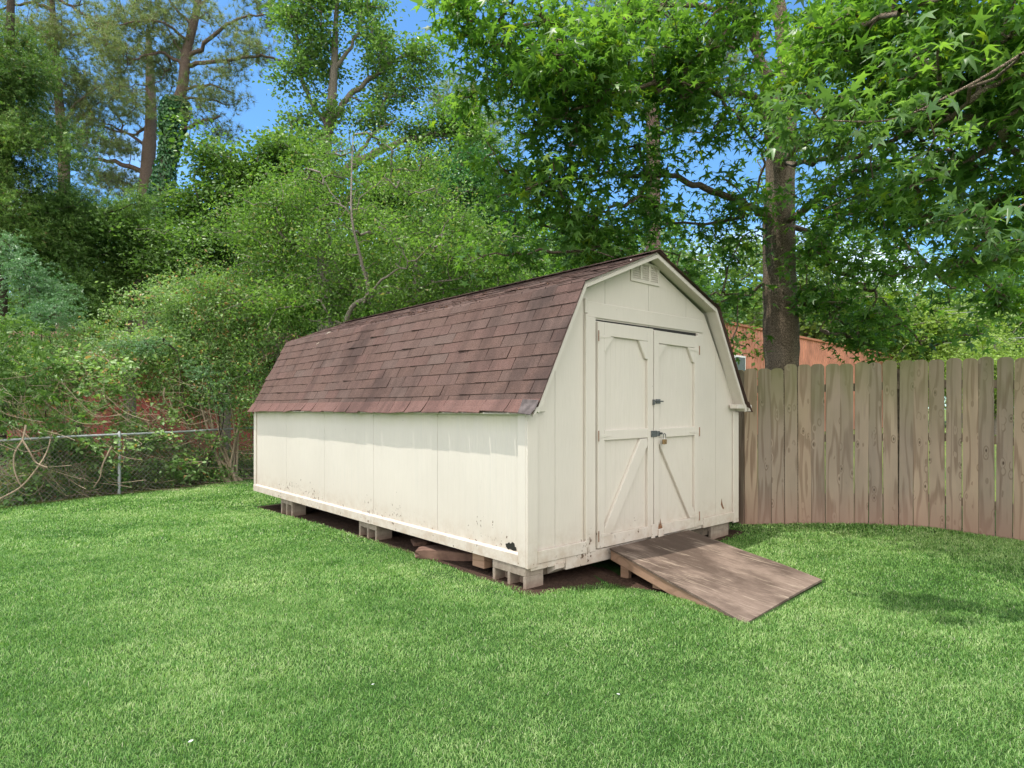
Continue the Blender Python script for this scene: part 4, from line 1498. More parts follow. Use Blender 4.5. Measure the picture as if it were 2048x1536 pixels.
LM['vine'] = leaf_mat('vine_leaf', (0.085, 0.165, 0.050), (0.165, 0.285, 0.085), (0.33, 0.45, 0.16), .45, .4, .38, (1.4, 1.6, .6), 1.6, accent=((.36, .20, .09), .07))
LM['heap'] = leaf_mat('pale_vine_leaf', (.11, .20, .065), (.21, .33, .12), (.42, .55, .26), .45, .4, .4, (1.3, 1.5, .7), 1.8, accent=((.45, .27, .12), .05))
LM['ivy'] = leaf_mat('ivy_leaf', (0.029, 0.091, 0.036), (0.052, 0.156, 0.058), (0.130, 0.260, 0.091), .35, .5, .25, (1.4, 1.6, .6), 1.5)
BM = {}
BM['gum'] = mat_bark('sweetgum_bark', (.10, .075, .052), (.40, .31, .225), 1.5, 1.0, .22, spots=(.58, .48, .37))
BM['pine'] = mat_bark('pine_bark', (.11, .075, .06), (.33, .25, .21), .9, 1.0, .4)
BM['pinkpine'] = mat_bark('pink_pine_bark', (.12, .07, .06), (.34, .24, .215), .9, 1.0, .4)
BM['grey'] = mat_bark('grey_bark', (.14, .12, .10), (.38, .33, .28), 1.2, .7, .4)
BM['vine'] = mat_bark('vine_stem', (.24, .18, .125), (.50, .40, .29), 2.0, .5, .2)
BM['dark'] = mat_bark('dark_bark', (.045, .035, .028), (.13, .105, .08), 1.5, .7, .3)

# ------------------------------------------------------------------ sweetgum beside the shed
Zg = 8.75
def gp(px, py, Z=Zg): return pt(px, py, Z)
b0 = gp(1566, 1040); b0[2] = float(gz(b0[0], b0[1])) - .05
gum_trunk = [b0, gp(1566, 860), gp(1563, 700), gp(1559, 560), gp(1558, 430), gp(1563, 300), gp(1571, 200), gp(1573, 120), gp(1562, 40), gp(1550, -60), gp(1545, -260), gp(1550, -480)]
gum_r = [.30, .25, .228, .22, .205, .19, .150, .120, .095, .08, .06, .03]
gum_limbs = [
    ([gp(1548, 300), gp(1540, 190, 8.6), gp(1515, 90, 8.5), gp(1470, 10, 8.3), gp(1420, -90, 8.0)], .10, .06),
    ([gp(1545, 435), gp(1480, 405, 8.4), gp(1400, 372, 8.1), gp(1310, 348, 7.9), gp(1200, 350, 7.7), gp(1120, 365, 7.5)], .060, .012),
    ([gp(1310, 348, 7.9), gp(1270, 400, 7.9), gp(1200, 425, 7.8), gp(1165, 470, 7.8)], .03, .01),
    ([gp(1550, 455), gp(1600, 425, 8.4), gp(1650, 385, 8.1), gp(1705, 345, 7.8), gp(1790, 325, 7.2), gp(1900, 300, 6.6)], .060, .016),
    ([gp(1580, 445), gp(1640, 490, 8.6), gp(1670, 540, 8.5), gp(1730, 570, 8.4), gp(1765, 600, 8.2), gp(1850, 700, 7.9)], .042, .010),
    ([gp(1715, 370, 7.9), gp(1755, 430, 7.9), gp(1820, 490, 7.8), gp(1890, 560, 7.5), gp(1990, 600, 7.3)], .034, .008),
    ([gp(1535, 560), gp(1490, 590, 8.7), gp(1440, 587, 8.6), gp(1400, 600, 8.5)], .025, .008),
    ([gp(1545, 270), gp(1500, 190, 8.0), gp(1440, 190, 7.4), gp(1340, 170, 7.0), gp(1220, 190, 6.8), gp(1120, 240, 6.7)], .05, .012),
    ([gp(1560, 340), gp(1640, 250, 7.8), gp(1760, 180, 6.6), gp(1850, 120, 5.8), gp(1990, 90, 5.0)], .06, .015),
    ([gp(1565, 200), gp(1620, 120, 7.0), gp(1700, 60, 5.6), gp(1800, 20, 4.6)], .05, .015),
    ([gp(1570, 330), gp(1660, 320, 7.0), gp(1860, 250, 5.2), gp(2040, 110, 3.9)], .035, .008),
    ([gp(1480, 30, 8.3), gp(1360, 10, 7.6), gp(1200, 30, 7.2), gp(1050, 40, 7.0)], .04, .010),
    ([gp(1650, 560, 8.5), gp(1665, 610, 8.4), gp(1640, 660, 8.3)], .02, .006),
]
gum_blobs = [
    (960, 55, 7.1, 80, 70, .7), (1080, 110, 7.0, 150, 110, 1.3), (1010, 170, 7.0, 80, 50, .6), (1130, 260, 6.9, 110, 70, .9), (1200, 130, 7, 130, 120, 1.3),
    (1060, 400, 7.5, 110, 70, .8), (1180, 400, 7.8, 130, 80, 1.0), (1120, 480, 7.8, 100, 55, .8), (1010, 525, 7.6, 75, 32, .4), (1230, 500, 8.2, 100, 60, .8),
    (1340, 60, 7, 150, 100, 1.4), (1370, 200, 7.3, 120, 80, 1.0), (1420, 110, 7.5, 95, 100, 1.2), (1520, 150, 7.9, 50, 60, .5, .7), (1620, 80, 7.6, 60, 60, .6), (1620, 330, 8.0, 60, 45, .5, .8), (1420, 330, 8, 110, 60, .9), (1340, 450, 8.3, 120, 60, .9),
    (1430, 520, 8.6, 90, 60, .7), (1475, 600, 8.5, 40, 30, .4), (1478, 690, 8.2, 26, 18, .2, .6), (1470, 400, 7.6, 50, 40, .5),
    (1700, 50, 6.5, 110, 90, 1.4), (1800, 60, 5.6, 170, 110, 1.2), (1960, 60, 5.0, 150, 110, 1.0), (1700, 180, 6.2, 150, 80, 1.0), (1870, 200, 5.2, 160, 80, .9),
    (1990, 260, 5.0, 110, 110, .8, .8), (2030, 380, 5.6, 70, 60, .7), (2030, 540, 6.5, 60, 40, .6, .8), (1860, 400, 7.0, 90, 50, .8, .8), (1250, 300, 7.6, 80, 50, .9), (1150, 150, 6.6, 120, 90, 1), (1930, 370, 5.6, 130, 60, .8), (1960, 480, 5.8, 120, 70, .8), (1780, 430, 7.4, 130, 70, .8), (1660, 380, 7.8, 70, 60, .7),
    (1680, 500, 8.3, 90, 60, .7), (1820, 540, 7.8, 150, 60, .9), (1960, 590, 7.2, 110, 50, .6, .7), (1690, 600, 8.3, 90, 45, .6), (1790, 650, 8.0, 130, 45, .7), (1660, 665, 8.2, 60, 20, .4, .6), (1910, 660, 7.6, 80, 35, .5, .6), (1760, 700, 8.1, 90, 22, .3),
    (1250, -130, 7.5, 300, 110, 2.0, .10), (1750, -150, 7.0, 350, 120, 2.2, .10), (1600, -380, 8.5, 350, 180, 2.5, .08), (1660, 250, 10.5, 300, 220, 1.2, .15),
]
o, base, tg = tree('sweetgum_tree', 'large sweetgum tree with star-shaped leaves rising behind the picket fence', 'tree', gum_trunk, gum_r, gum_limbs, gum_blobs, 1620, 17, .16, .080, STAR, LM['gum'], BM['gum'], 21, 'hang', sag=.03, maxr=.03, r_k=.0040, seg=.35)
# long near twigs carrying larger bright leaves
rg = np.random.default_rng(77)
near = [(1560, 205, 4.1, 70, 28, .22), (1660, 235, 3.9, 90, 35, .25), (1790, 225, 3.8, 90, 45, .25), (1620, 270, 3.9, 60, 28, .2), (1860, 300, 3.9, 60, 40, .2), (1960, 430, 3.7, 70, 45, .25), (2010, 480, 3.6, 40, 50, .2), (1700, 290, 4.0, 60, 26, .2)]
LM['gumnear'] = leaf_mat('sweetgum_young_leaf', (0.060, 0.125, 0.040), (0.105, 0.20, 0.060), (0.20, 0.33, 0.115), .36, .45, .42, (1.5, 1.6, .6), 2.0)
T = Tubes()
tgn = sample_blobs(near, 62, rg, .3)
grow(base, smooth_path([pt(2300, -60, 4.6), pt(2040, 110, 4.0), pt(1900, 190, 3.9), pt(1780, 240, 3.9), pt(1640, 240, 4.0)], 6).tolist() + smooth_path([pt(2350, 250, 4.2), pt(2100, 380, 3.8), pt(1980, 450, 3.7)], 6).tolist(), tgn, T, rg, r_tip=.0022, r_k=.0012, seg=.2)
for pth in ([pt(2300, -60, 4.6), pt(2040, 110, 4.0), pt(1900, 190, 3.9), pt(1780, 240, 3.9), pt(1640, 240, 4.0)], [pt(2350, 250, 4.2), pt(2100, 380, 3.8), pt(1980, 450, 3.7)], [pt(2300, -60, 4.6), pt(2000, -160, 6.4), pt(1600, -60, 8.6)], [pt(2350, 250, 4.2), pt(2300, 60, 5.2), pt(2000, -20, 6.2), pt(1600, 100, 8.6)]):
    T.add(smooth_path(pth, 6), np.linspace(.012, .004, len(smooth_path(pth, 6))) if pth[0][1] < 4.7 and pth[-1][1] < 5 else .014, 6)
T.V = [v - base for v in T.V]
T.build('overhanging_branch', BM['gum'], o)
C, N, D, S = foliage(tgn, 8, .075, .068, rg, 'hang')
D = np.stack([rg.normal(-.5, .6, len(C)), rg.normal(-.2, .5, len(C)), rg.normal(-.55, .3, len(C))], -1)
leaves('overhanging_leaves', C - base, N, D, S, STAR, LM['gumnear'], o)

# ------------------------------------------------------------------ privet behind the shed
def gpt(px, py, Z):
    p = pt(px, py, Z); p[2] = float(gz(p[0], p[1])) - .05; return p
tree('privet_tree', 'airy yellow-green privet with a thin forked stem leaning up behind the shed roof', 'tree',
     [gpt(640, 960, 12.0), pt(690, 650, 11.7), pt(735, 590, 11.5), pt(722, 520, 11.4), pt(704, 440, 11.3), pt(703, 360, 11.5), pt(706, 270, 11.9)], [.05, .045, .036, .028, .022, .016, .008],
     [([pt(728, 605, 11.5), pt(765, 560, 11.2), pt(830, 520, 11.0), pt(880, 470, 11.0)], .026, .008), ([pt(705, 430, 11.3), pt(670, 395, 11.3), pt(640, 345, 11.4)], .013, .005),
      ([pt(706, 420, 11.3), pt(735, 385, 11.3), pt(775, 345, 11.4)], .013, .005), ([pt(735, 590, 12.3), pt(700, 560, 12.4), pt(600, 500, 12.4), pt(540, 480, 12.5)], .03, .008), ([pt(725, 600, 12.3), pt(800, 580, 11.9), pt(900, 560, 11.6), pt(990, 540, 11.4)], .03, .008)],
     [(700, 300, 12.5, 90, 35, .6, .5), (690, 370, 12.5, 140, 60, .9), (570, 440, 12.6, 110, 70, 1.0), (640, 500, 12.4, 150, 80, 1.2), (820, 430, 12.4, 130, 70, 1.1), (850, 510, 12.0, 160, 70, 1.1), (950, 520, 11.8, 110, 60, .8), (700, 590, 12.0, 170, 60, .9), (850, 590, 11.8, 120, 50, .7), (590, 600, 12.0, 90, 60, .8), (990, 560, 11.5, 70, 40, .5), (780, 330, 12.4, 90, 40, .6, .6), (500, 480, 12.8, 90, 50, .8, .8), (600, 390, 12.8, 70, 50, .8, .8), (900, 450, 12.2, 80, 50, .8)],
     1150, 44, .18, .066, OV, LM['privet'], BM['grey'], 31, 'any', sag=.08, maxr=.03, r_k=.0028, r_tip=.003)
tree('privet_tree', 'rounder bright privet bush filling the gap left of the shed roof', 'tree',
     [gpt(520, 968, 13.0), pt(520, 850, 13), pt(515, 700, 13), pt(505, 560, 13)], [.06, .05, .04, .02],
     [([pt(518, 800, 13), pt(560, 700, 12.9), pt(580, 620, 12.8)], .03, .01), ([pt(518, 780, 13), pt(450, 690, 12.9), pt(420, 620, 12.9)], .03, .01)],
     [(520, 640, 12.9, 80, 90, .8), (560, 560, 13, 80, 60, .8), (450, 590, 13.1, 80, 70, .8), (500, 760, 12.6, 45, 80, .5), (560, 650, 12.3, 50, 50, .5), (470, 680, 12.8, 70, 70, .6)],
     560, 52, .20, .055, OV, LM['vine'], BM['grey'], 32, 'any', sag=.08, maxr=.03, r_k=.0028)

# multi-stem shrub rooted by the fence next to the shed
st_ = Tubes()
rg = np.random.default_rng(41)
root = gpt(468, 968, 12.6)
o = empty('multi_stem_shrub', tuple(root)); tag(o, 'thin brown multi-stemmed shrub rooted at the fence beside the far shed corner', 'shrub')
ends = [(300, 835, 12.9), (385, 760, 12.8), (398, 860, 12.7), (425, 790, 12.9), (450, 740, 12.7), (478, 800, 12.7), (500, 760, 12.6), (355, 700, 12.8), (440, 850, 12.6), (410, 700, 12.9)]
nodes = []
for i, (px, py, Z) in enumerate(ends):
    mid = (root + pt(px, py, Z)) / 2 + np.array([rg.normal(0, .12), rg.normal(0, .1), rg.normal(0, .1)])
    r0 = root + rg.normal(0, .09, 3) * np.array([1, 1, 0])
    p = smooth_path([r0, mid, pt(px, py, Z)], 7)
    st_.add(p - root, np.linspace(.045 - .002 * i, .010, len(p)), 7); nodes += list(p[3:])
tg = sample_blobs([(380, 740, 12.9, 110, 60, .5), (470, 740, 12.7, 60, 80, .5), (430, 830, 12.7, 70, 60, .4, .4), (490, 880, 12.6, 25, 60, .3, .6)], 210, rg, .3)
T = Tubes(); grow(root, nodes, tg, T, rg, r_k=.002, r_tip=.003, maxr=.012)
T.V = [v - root for v in T.V]
st_.V += T.V; st_.F += [f + st_.n for f in T.F]
st_.build('stem', BM['vine'], o)
C, N, D, S = foliage(tg, 26, .13, .055, rg, 'any')
leaves('foliage', C - root, N, D, S, OV, LM['vine'], o)

# ------------------------------------------------------------------ vines and scrub over the chain link fence
def shrub(name, label, cat, blobs, nt_, per, spread, size, tmpl, lm, bm, seed, kind='any', group=None, stems=5, stem_r=.015):
    rg = np.random.default_rng(seed)
    b = blobs[0]
    base = gpt(b[0], 960, b[2])
    o = empty(name, tuple(base)); tag(o, label, cat, group)
    T = Tubes(); nodes = []
    for i in range(stems):
        bb_ = blobs[rg.integers(len(blobs))]
        e = pt(bb_[0] + rg.normal(0, bb_[3] * .3), bb_[1] + rg.normal(0, bb_[4] * .3), bb_[2])
        s0 = np.array([e[0] * .6 + base[0] * .4 + rg.normal(0, .15), e[1] + .45 + rg.normal(0, .15), 0]); s0[2] = float(gz(s0[0], s0[1])) - .03
        p = smooth_path([s0, (s0 + e) / 2 + rg.normal(0, .2, 3), e], 6)
        T.add(p, np.linspace(stem_r, stem_r * .4, len(p)), 6); nodes += list(p)
    tg = sample_blobs(blobs, nt_, rg, .2)
    tg = tg[tg[:, 2] > gz(tg[:, 0], tg[:, 1]) + .03]
    tg = tg[~in_shed(tg, .2)]
    grow(base, nodes, tg, T, rg, r_k=.0018, r_tip=.003, maxr=stem_r)
    T.V = [v - base for v in T.V]
    T.build('stem', bm, o)
    C, N, D, S = foliage(tg, per, spread, size, rg, kind)
    k = (C[:, 2] > gz(C[:, 0], C[:, 1]) + .01) & ~in_shed(C, .05)
    leaves('foliage', (C - base)[k], N[k], D[k], S[k], tmpl, lm, o)
    return o
shrub('climbing_vine', 'pale green climbing vine heaped above the top rail left of the shed', 'vine',
      [(280, 705, 12.6, 130, 42, .5), (400, 650, 12.9, 90, 60, .6), (340, 610, 13.2, 110, 50, .6, .8), (170, 735, 12.3, 110, 38, .4, .8), (330, 770, 12.8, 90, 35, .4, .6), (440, 720, 12.8, 70, 60, .5), (60, 740, 12.2, 90, 50, .5, .6)], 620, 46, .15, .068, OV, LM['heap'], BM['vine'], 51, stems=7)
shrub('blue_green_shrub', 'blue-green shrub with frosted leaf sprays at the upper left of the fence', 'shrub',
      [(50, 560, 12.6, 70, 40, .6), (100, 620, 12.2, 60, 25, .4), (20, 500, 12.8, 40, 30, .5)], 95, 11, .16, .17, SPRAY, LM['blue'], BM['dark'], 52, 'hang', stems=4)
shrub('blue_green_shrub', 'small blue-green spray of leaves drooping over the vine heap beside the brown stems', 'shrub',
      [(330, 700, 12.2, 60, 24, .3), (405, 745, 12.2, 40, 26, .3), (240, 690, 12.2, 80, 22, .3), (450, 790, 12.2, 25, 30, .2)], 60, 8, .12, .12, SPRAY, LM['blue'], BM['dark'], 53, 'hang', stems=3)
shrub('pecan_sapling', 'leafy sapling with long paired leaflets at the left edge of the yard', 'sapling',
      [(25, 690, 10.5, 60, 45, .35), (35, 760, 10.4, 55, 45, .3), (10, 650, 10.6, 60, 30, .3), (0, 820, 10.2, 40, 60, .3), (60, 850, 10.5, 50, 30, .3, .7)], 75, 6, .14, .27, PIN, LM['bright'], BM['vine'], 54, 'hang', stems=4, stem_r=.009)
shrub('pecan_sapling', 'thin sapling with pale paired leaflets hanging just above the top rail', 'sapling',
      [(135, 800, 10.9, 28, 30, .2), (140, 835, 10.9, 22, 22, .2)], 12, 5, .09, .25, PIN, LM['vine'], BM['vine'], 55, 'hang', stems=2, stem_r=.008)
shrub('greenbrier_vine', 'broad heart-leaved vine trailing in front of the red wall', 'vine',
      [(200, 750, 11.6, 60, 40, .2), (260, 810, 11.9, 45, 30, .2), (110, 730, 11.2, 60, 28, .2), (300, 850, 12, 60, 24, .2), (170, 790, 11.5, 50, 40, .2, .7), (60, 800, 11.3, 60, 50, .2, .6), (350, 800, 12.3, 50, 40, .2, .6), (300, 885, 12.1, 80, 14, .15), (100, 890, 10.9, 70, 14, .15)], 330, 6, .11, .085, BROAD, LM['heap'], BM['vine'], 56, 'hang', stems=6, stem_r=.009)
shrub('creeper', 'dark green creeper covering the chain-link mesh near the steel post', 'creeper',
      [(150, 905, 11.0, 60, 45, .18), (110, 975, 10.8, 60, 22, .18), (200, 950, 11.3, 40, 30, .18), (30, 1000, 10.2, 50, 12, .15), (15, 900, 10.0, 25, 25, .15, .6)], 170, 10, .11, .075, BROAD, LM['dark'], BM['vine'], 57, 'hang', stems=4, stem_r=.01)
shrub('creeper', 'low weedy creeper along the foot of the fence between the post and the shed', 'creeper',
      [(300, 950, 12.0, 70, 25, .25), (380, 955, 12.4, 60, 22, .25), (440, 950, 12.7, 40, 24, .25), (340, 905, 12.4, 90, 24, .3, .8)], 320, 18, .12, .055, OV, LM['vine'], BM['vine'], 58, 'any', stems=6, stem_r=.01)

shrub('honeysuckle_thicket', 'pale yellow-green thicket spilling over the roof line of the red house', 'thicket',
      [(120, 690, 13.4, 100, 32, .5), (20, 720, 13.0, 80, 40, .5), (220, 680, 13.6, 90, 30, .5), (330, 690, 13.8, 90, 45, .5), (60, 800, 12.6, 80, 45, .4, .6), (200, 840, 12.8, 90, 30, .4, .35), (420, 780, 13.4, 70, 60, .5, .8)], 420, 44, .17, .068, OV, LM['heap'], BM['vine'], 59, stems=9)
shrub('creeper', 'bright heart-leaved creeper draped over the top rail beside the steel post', 'creeper',
      [(120, 885, 10.75, 90, 16, .12), (300, 872, 11.75, 90, 14, .12), (215, 900, 11.15, 50, 30, .12, .7), (60, 930, 10.3, 40, 40, .12, .6), (400, 880, 12.4, 60, 18, .15, .7), (330, 930, 11.9, 70, 25, .15, .6)], 260, 8, .08, .08, BROAD, LM['heap'], BM['vine'], 60, 'hang', stems=5, stem_r=.008)
# tangle of bare vine stems
rg = np.random.default_rng(61)
o = empty('vine_tangle', tuple(gpt(180, 960, 11.5))); base = np.array(o.location)
tag(o, 'tangle of bare tan vine stems draped over the chain-link fence', 'vine')
T = Tubes()
auth = [
    [(52, 850, 9.9), (45, 880, 9.85), (30, 905, 9.8), (28, 935, 9.8), (38, 965, 9.8), (50, 978, 9.85)],
    [(45, 880, 9.85), (60, 905, 9.85), (72, 925, 9.9), (95, 935, 9.9)],
    [(-10, 1002, 9.6), (40, 975, 9.8), (75, 935, 9.9), (95, 900, 10.1), (105, 860, 10.4)],
    [(224, 892, 10.9), (205, 930, 10.8), (200, 955, 10.8), (187, 975, 10.8)],
    [(300, 985, 12.1), (330, 970, 12.2), (365, 955, 12.3), (380, 920, 12.4), (385, 890, 12.5)],
    [(285, 838, 12.2), (330, 870, 12.3), (390, 892, 12.4)],
    [(330, 775, 12.1), (328, 795, 12.1), (345, 820, 12.2), (370, 845, 12.3), (385, 870, 12.4)],
    [(225, 760, 11.9), (215, 720, 12), (150, 700, 12.1), (100, 690, 12.2)],
]
for a in auth:
    p = smooth_path([pt(*q) for q in a], 6)
    T.add(p - base, np.linspace(.016, .009, len(p)), 6)
for k in range(800):
    x0 = rg.uniform(-60, 470); y0 = rg.uniform(730, 930) if rg.random() < .7 else rg.uniform(900, 990)
    Z = 9.9 + (x0 / 506) * 3.0 + rg.uniform(.05, 1.6)
    L_ = rg.uniform(40, 150)
    ang = rg.normal(0, .7) + (math.pi / 2 if rg.random() < .45 else 0)
    x1 = x0 + math.cos(ang) * L_; y1 = y0 + abs(math.sin(ang)) * L_ * .8
    a = pt(x0, y0, Z); c = pt(x1, y1, Z + rg.normal(0, .3))
    mid = (a + c) / 2 + np.array([rg.normal(0, .12), 0, -rg.uniform(0, .35)])
    for q_ in (a, c): q_[2] = max(q_[2], float(gz(q_[0], q_[1])) + .02)
    mid[2] = max(mid[2], float(gz(mid[0], mid[1])) + .02)
    p = smooth_path([a, mid, c], 5)
    if in_shed(p, .1).any(): continue
    T.add(p - base, rg.uniform(.002, .0055), 4)
T.build('vine_stems', BM['vine'], o)

# low undergrowth beyond the fence (uncountable)
rg = np.random.default_rng(71)
n = 1500
s_ = rg.uniform(-.5, clen + 1.0, n); off_ = .1 + rg.gamma(1.6, .8, n)
cx = ca[0] + cd[0] * s_ - cd[1] * off_; cy = ca[1] + cd[1] * s_ + cd[0] * off_
tg = np.stack([cx, cy, gz(cx, cy) + np.abs(rg.normal(.12, .22, n)) + .03], -1)
C, N, D, S = foliage(tg, 20, .16, .065, rg, 'any')
k = C[:, 2] > gz(C[:, 0], C[:, 1]) + .01
tag(leaves('undergrowth', C[k], N[k], D[k], S[k], OV, leaf_mat('undergrowth_leaf', (0.046, 0.085, 0.026), (0.111, 0.169, 0.046), (0.260, 0.325, 0.091), accent=((.25, .17, .09), .12)), None), 'low weedy undergrowth behind the chain-link fence', 'undergrowth', kind='stuff')

# ------------------------------------------------------------------ mid distance trees
tree('cedar_tree', 'dense dark cedar at the far left edge', 'tree',
     [gpt(-10, 940, 14.5), pt(-5, 600, 14.5), pt(10, 300, 14.5), pt(20, 60, 14.5), pt(25, -120, 14.5)], [.22, .18, .14, .09, .03], [],
     [(15, 110, 14.5, 60, 90, 1.0), (35, 230, 14.5, 70, 80, 1.2), (55, 310, 14.3, 70, 50, 1.0), (10, 400, 14.4, 90, 70, 1.2, .7), (-80, 250, 14.5, 100, 200, 1.4, .4), (20, 170, 14.3, 60, 60, 1, 1.2), (40, 470, 14.3, 80, 50, 1, .8)],
     420, 34, .17, .20, SPRAY, LM['cedar'], BM['dark'], 81, 'out', r_k=.003, maxr=.03)
tree('cedar_tree', 'lighter yellow-green cedar with feathery branches in front of the pines', 'tree',
     [gpt(160, 940, 15.5), pt(150, 700, 15.5), pt(140, 480, 15.5), pt(150, 380, 15.5)], [.14, .12, .09, .03], [([pt(145, 480, 15.5), pt(200, 430, 15.3), pt(260, 410, 15.1)], .04, .015)],
     [(180, 430, 15.4, 70, 40, .9), (120, 460, 15.4, 60, 50, .9), (110, 560, 15.2, 60, 50, .8, .6), (180, 560, 15.3, 50, 40, .7, .6), (240, 420, 15.2, 40, 20, .5), (160, 620, 15, 45, 28, .5, .8), (90, 500, 15.3, 60, 60, .9, .8)],
     380, 34, .17, .19, SPRAY, LM['bright'], BM['dark'], 82, 'out', r_k=.003, maxr=.03)
tree('broadleaf_tree', 'rounded dark green tree behind the vine heap', 'tree',
     [gpt(260, 940, 16.5), pt(262, 640, 16.5), pt(280, 560, 16.5), pt(310, 500, 16.5)], [.16, .13, .1, .04], [([pt(268, 600, 16.5), pt(220, 560, 16.4), pt(200, 520, 16.4)], .06, .02), ([pt(275, 590, 16.5), pt(360, 540, 16.4), pt(410, 520, 16.4)], .06, .02)],
     [(300, 500, 16.5, 90, 55, 1.3), (220, 540, 16.4, 60, 55, 1.1), (380, 520, 16.3, 80, 55, 1.2), (340, 570, 16.2, 90, 40, 1.0), (280, 600, 16.2, 60, 25, .8), (180, 500, 16.6, 50, 35, .8, .7), (440, 480, 16.3, 60, 40, .9), (390, 460, 16.5, 70, 30, .9)],
     620, 44, .22, .085, BROAD, LM['mid'], BM['grey'], 83, 'hang', r_k=.004, maxr=.04)
tree('broadleaf_tree', 'bright green leafy tree right of the ivy-covered trunk', 'tree',
     [gpt(450, 940, 17), pt(452, 640, 17), pt(455, 480, 17), pt(450, 380, 17)], [.16, .13, .1, .04], [([pt(454, 520, 17), pt(400, 420, 16.8), pt(390, 350, 16.8)], .05, .02), ([pt(454, 520, 17), pt(520, 420, 16.8), pt(530, 360, 16.8)], .05, .02)],
     [(450, 335, 17, 60, 38, 1.1), (420, 410, 17, 50, 45, 1.0), (500, 360, 17, 90, 45, 1.2), (480, 440, 16.8, 90, 50, 1.2), (560, 330, 17, 60, 40, 1), (380, 450, 17, 60, 40, 1, .7), (560, 400, 16.9, 80, 50, 1.1), (620, 350, 17, 60, 35, 1, .6)],
     600, 42, .25, .10, BROAD, LM['bright'], BM['grey'], 84, 'hang', r_k=.004, maxr=.04)
tree('vine_draped_tree', 'dark tree draped in hanging vines between the privet and the sweetgum', 'tree',
     [gpt(935, 920, 16), pt(935, 650, 16), pt(930, 450, 16), pt(925, 320, 16)], [.16, .14, .11, .05], [],
     [(930, 340, 16, 50, 45, .8), (935, 420, 16, 60, 55, .9), (930, 500, 16, 70, 50, 1), (975, 380, 16.3, 45, 60, .8, .6), (880, 470, 16, 50, 50, .8), (1000, 450, 16.2, 50, 50, .8)],
     520, 46, .20, .075, BROAD, LM['ivy'], BM['dark'], 85, 'hang', r_k=.004, maxr=.04)
tree('broadleaf_tree', 'yellow-green bushy tree standing behind the upper privet', 'tree',
     [gpt(830, 920, 17.5), pt(832, 640, 17.5), pt(835, 450, 17.5), pt(840, 360, 17.5)], [.15, .13, .1, .04], [],
     [(820, 350, 17.5, 70, 35, 1), (870, 330, 17.5, 60, 35, 1), (800, 410, 17.5, 90, 50, 1.3), (870, 440, 17.3, 60, 60, 1.2), (760, 370, 17.5, 60, 35, .8, .7), (900, 390, 17.5, 60, 50, 1), (700, 400, 17.5, 70, 40, 1, .8)],
     620, 46, .24, .09, BROAD, LM['bright'], BM['grey'], 86, 'hang', r_k=.004, maxr=.04)

# tall open deciduous tree, upper middle
tree('tall_broadleaf_tree', 'tall open-crowned tree with a long bare limb reaching right', 'tree',
     [gpt(652, 940, 19), pt(650, 600, 19), pt(649, 330, 19), pt(660, 235, 19), pt(668, 140, 19), pt(672, 40, 19), pt(680, -60, 19)], [.26, .23, .18, .155, .11, .075, .04],
     [([pt(655, 260, 19), pt(690, 200, 18.9), pt(730, 165, 18.8), pt(790, 120, 18.8), pt(850, 105, 18.8)], .11, .03),
      ([pt(650, 380, 19), pt(700, 335, 18.7), pt(760, 300, 18.5), pt(830, 278, 18.3), pt(900, 268, 18.2), pt(970, 260, 18.2)], .15, .04),
      ([pt(655, 250, 19), pt(620, 200, 19), pt(600, 130, 19), pt(590, 50, 19)], .08, .03),
      ([pt(700, 330, 18.7), pt(745, 270, 18.6), pt(790, 240, 18.5)], .07, .02), ([pt(668, 140, 19), pt(710, 80, 19), pt(725, 0, 19)], .07, .03), ([pt(652, 300, 19), pt(600, 290, 18.6), pt(540, 270, 18.4)], .06, .02)],
     [(600, 40, 19, 50, 50, 1.2), (640, 90, 19, 50, 50, 1.2, .7), (600, 170, 19, 40, 40, 1.2, .8), (650, 20, 19, 50, 35, 1), (740, 40, 19, 50, 60, 1.2, .8), (760, 120, 19, 60, 50, 1.2, .8), (850, 110, 18.8, 45, 32, 1), (800, 170, 18.8, 60, 30, 1, .7), (620, 230, 18.8, 60, 40, 1.2, .8), (740, 220, 18.7, 60, 40, 1.1, .7), (560, 300, 18.5, 70, 35, 1.2, .6), (920, 255, 18.2, 60, 25, .8), (840, 260, 18.3, 60, 25, .8, .8), (940, 300, 18.2, 60, 25, .8), (620, 310, 18.5, 60, 30, 1)],
     820, 34, .22, .095, BROAD, LM['mid'], BM['grey'], 87, 'hang', r_k=.0055, maxr=.05, sag=.03)

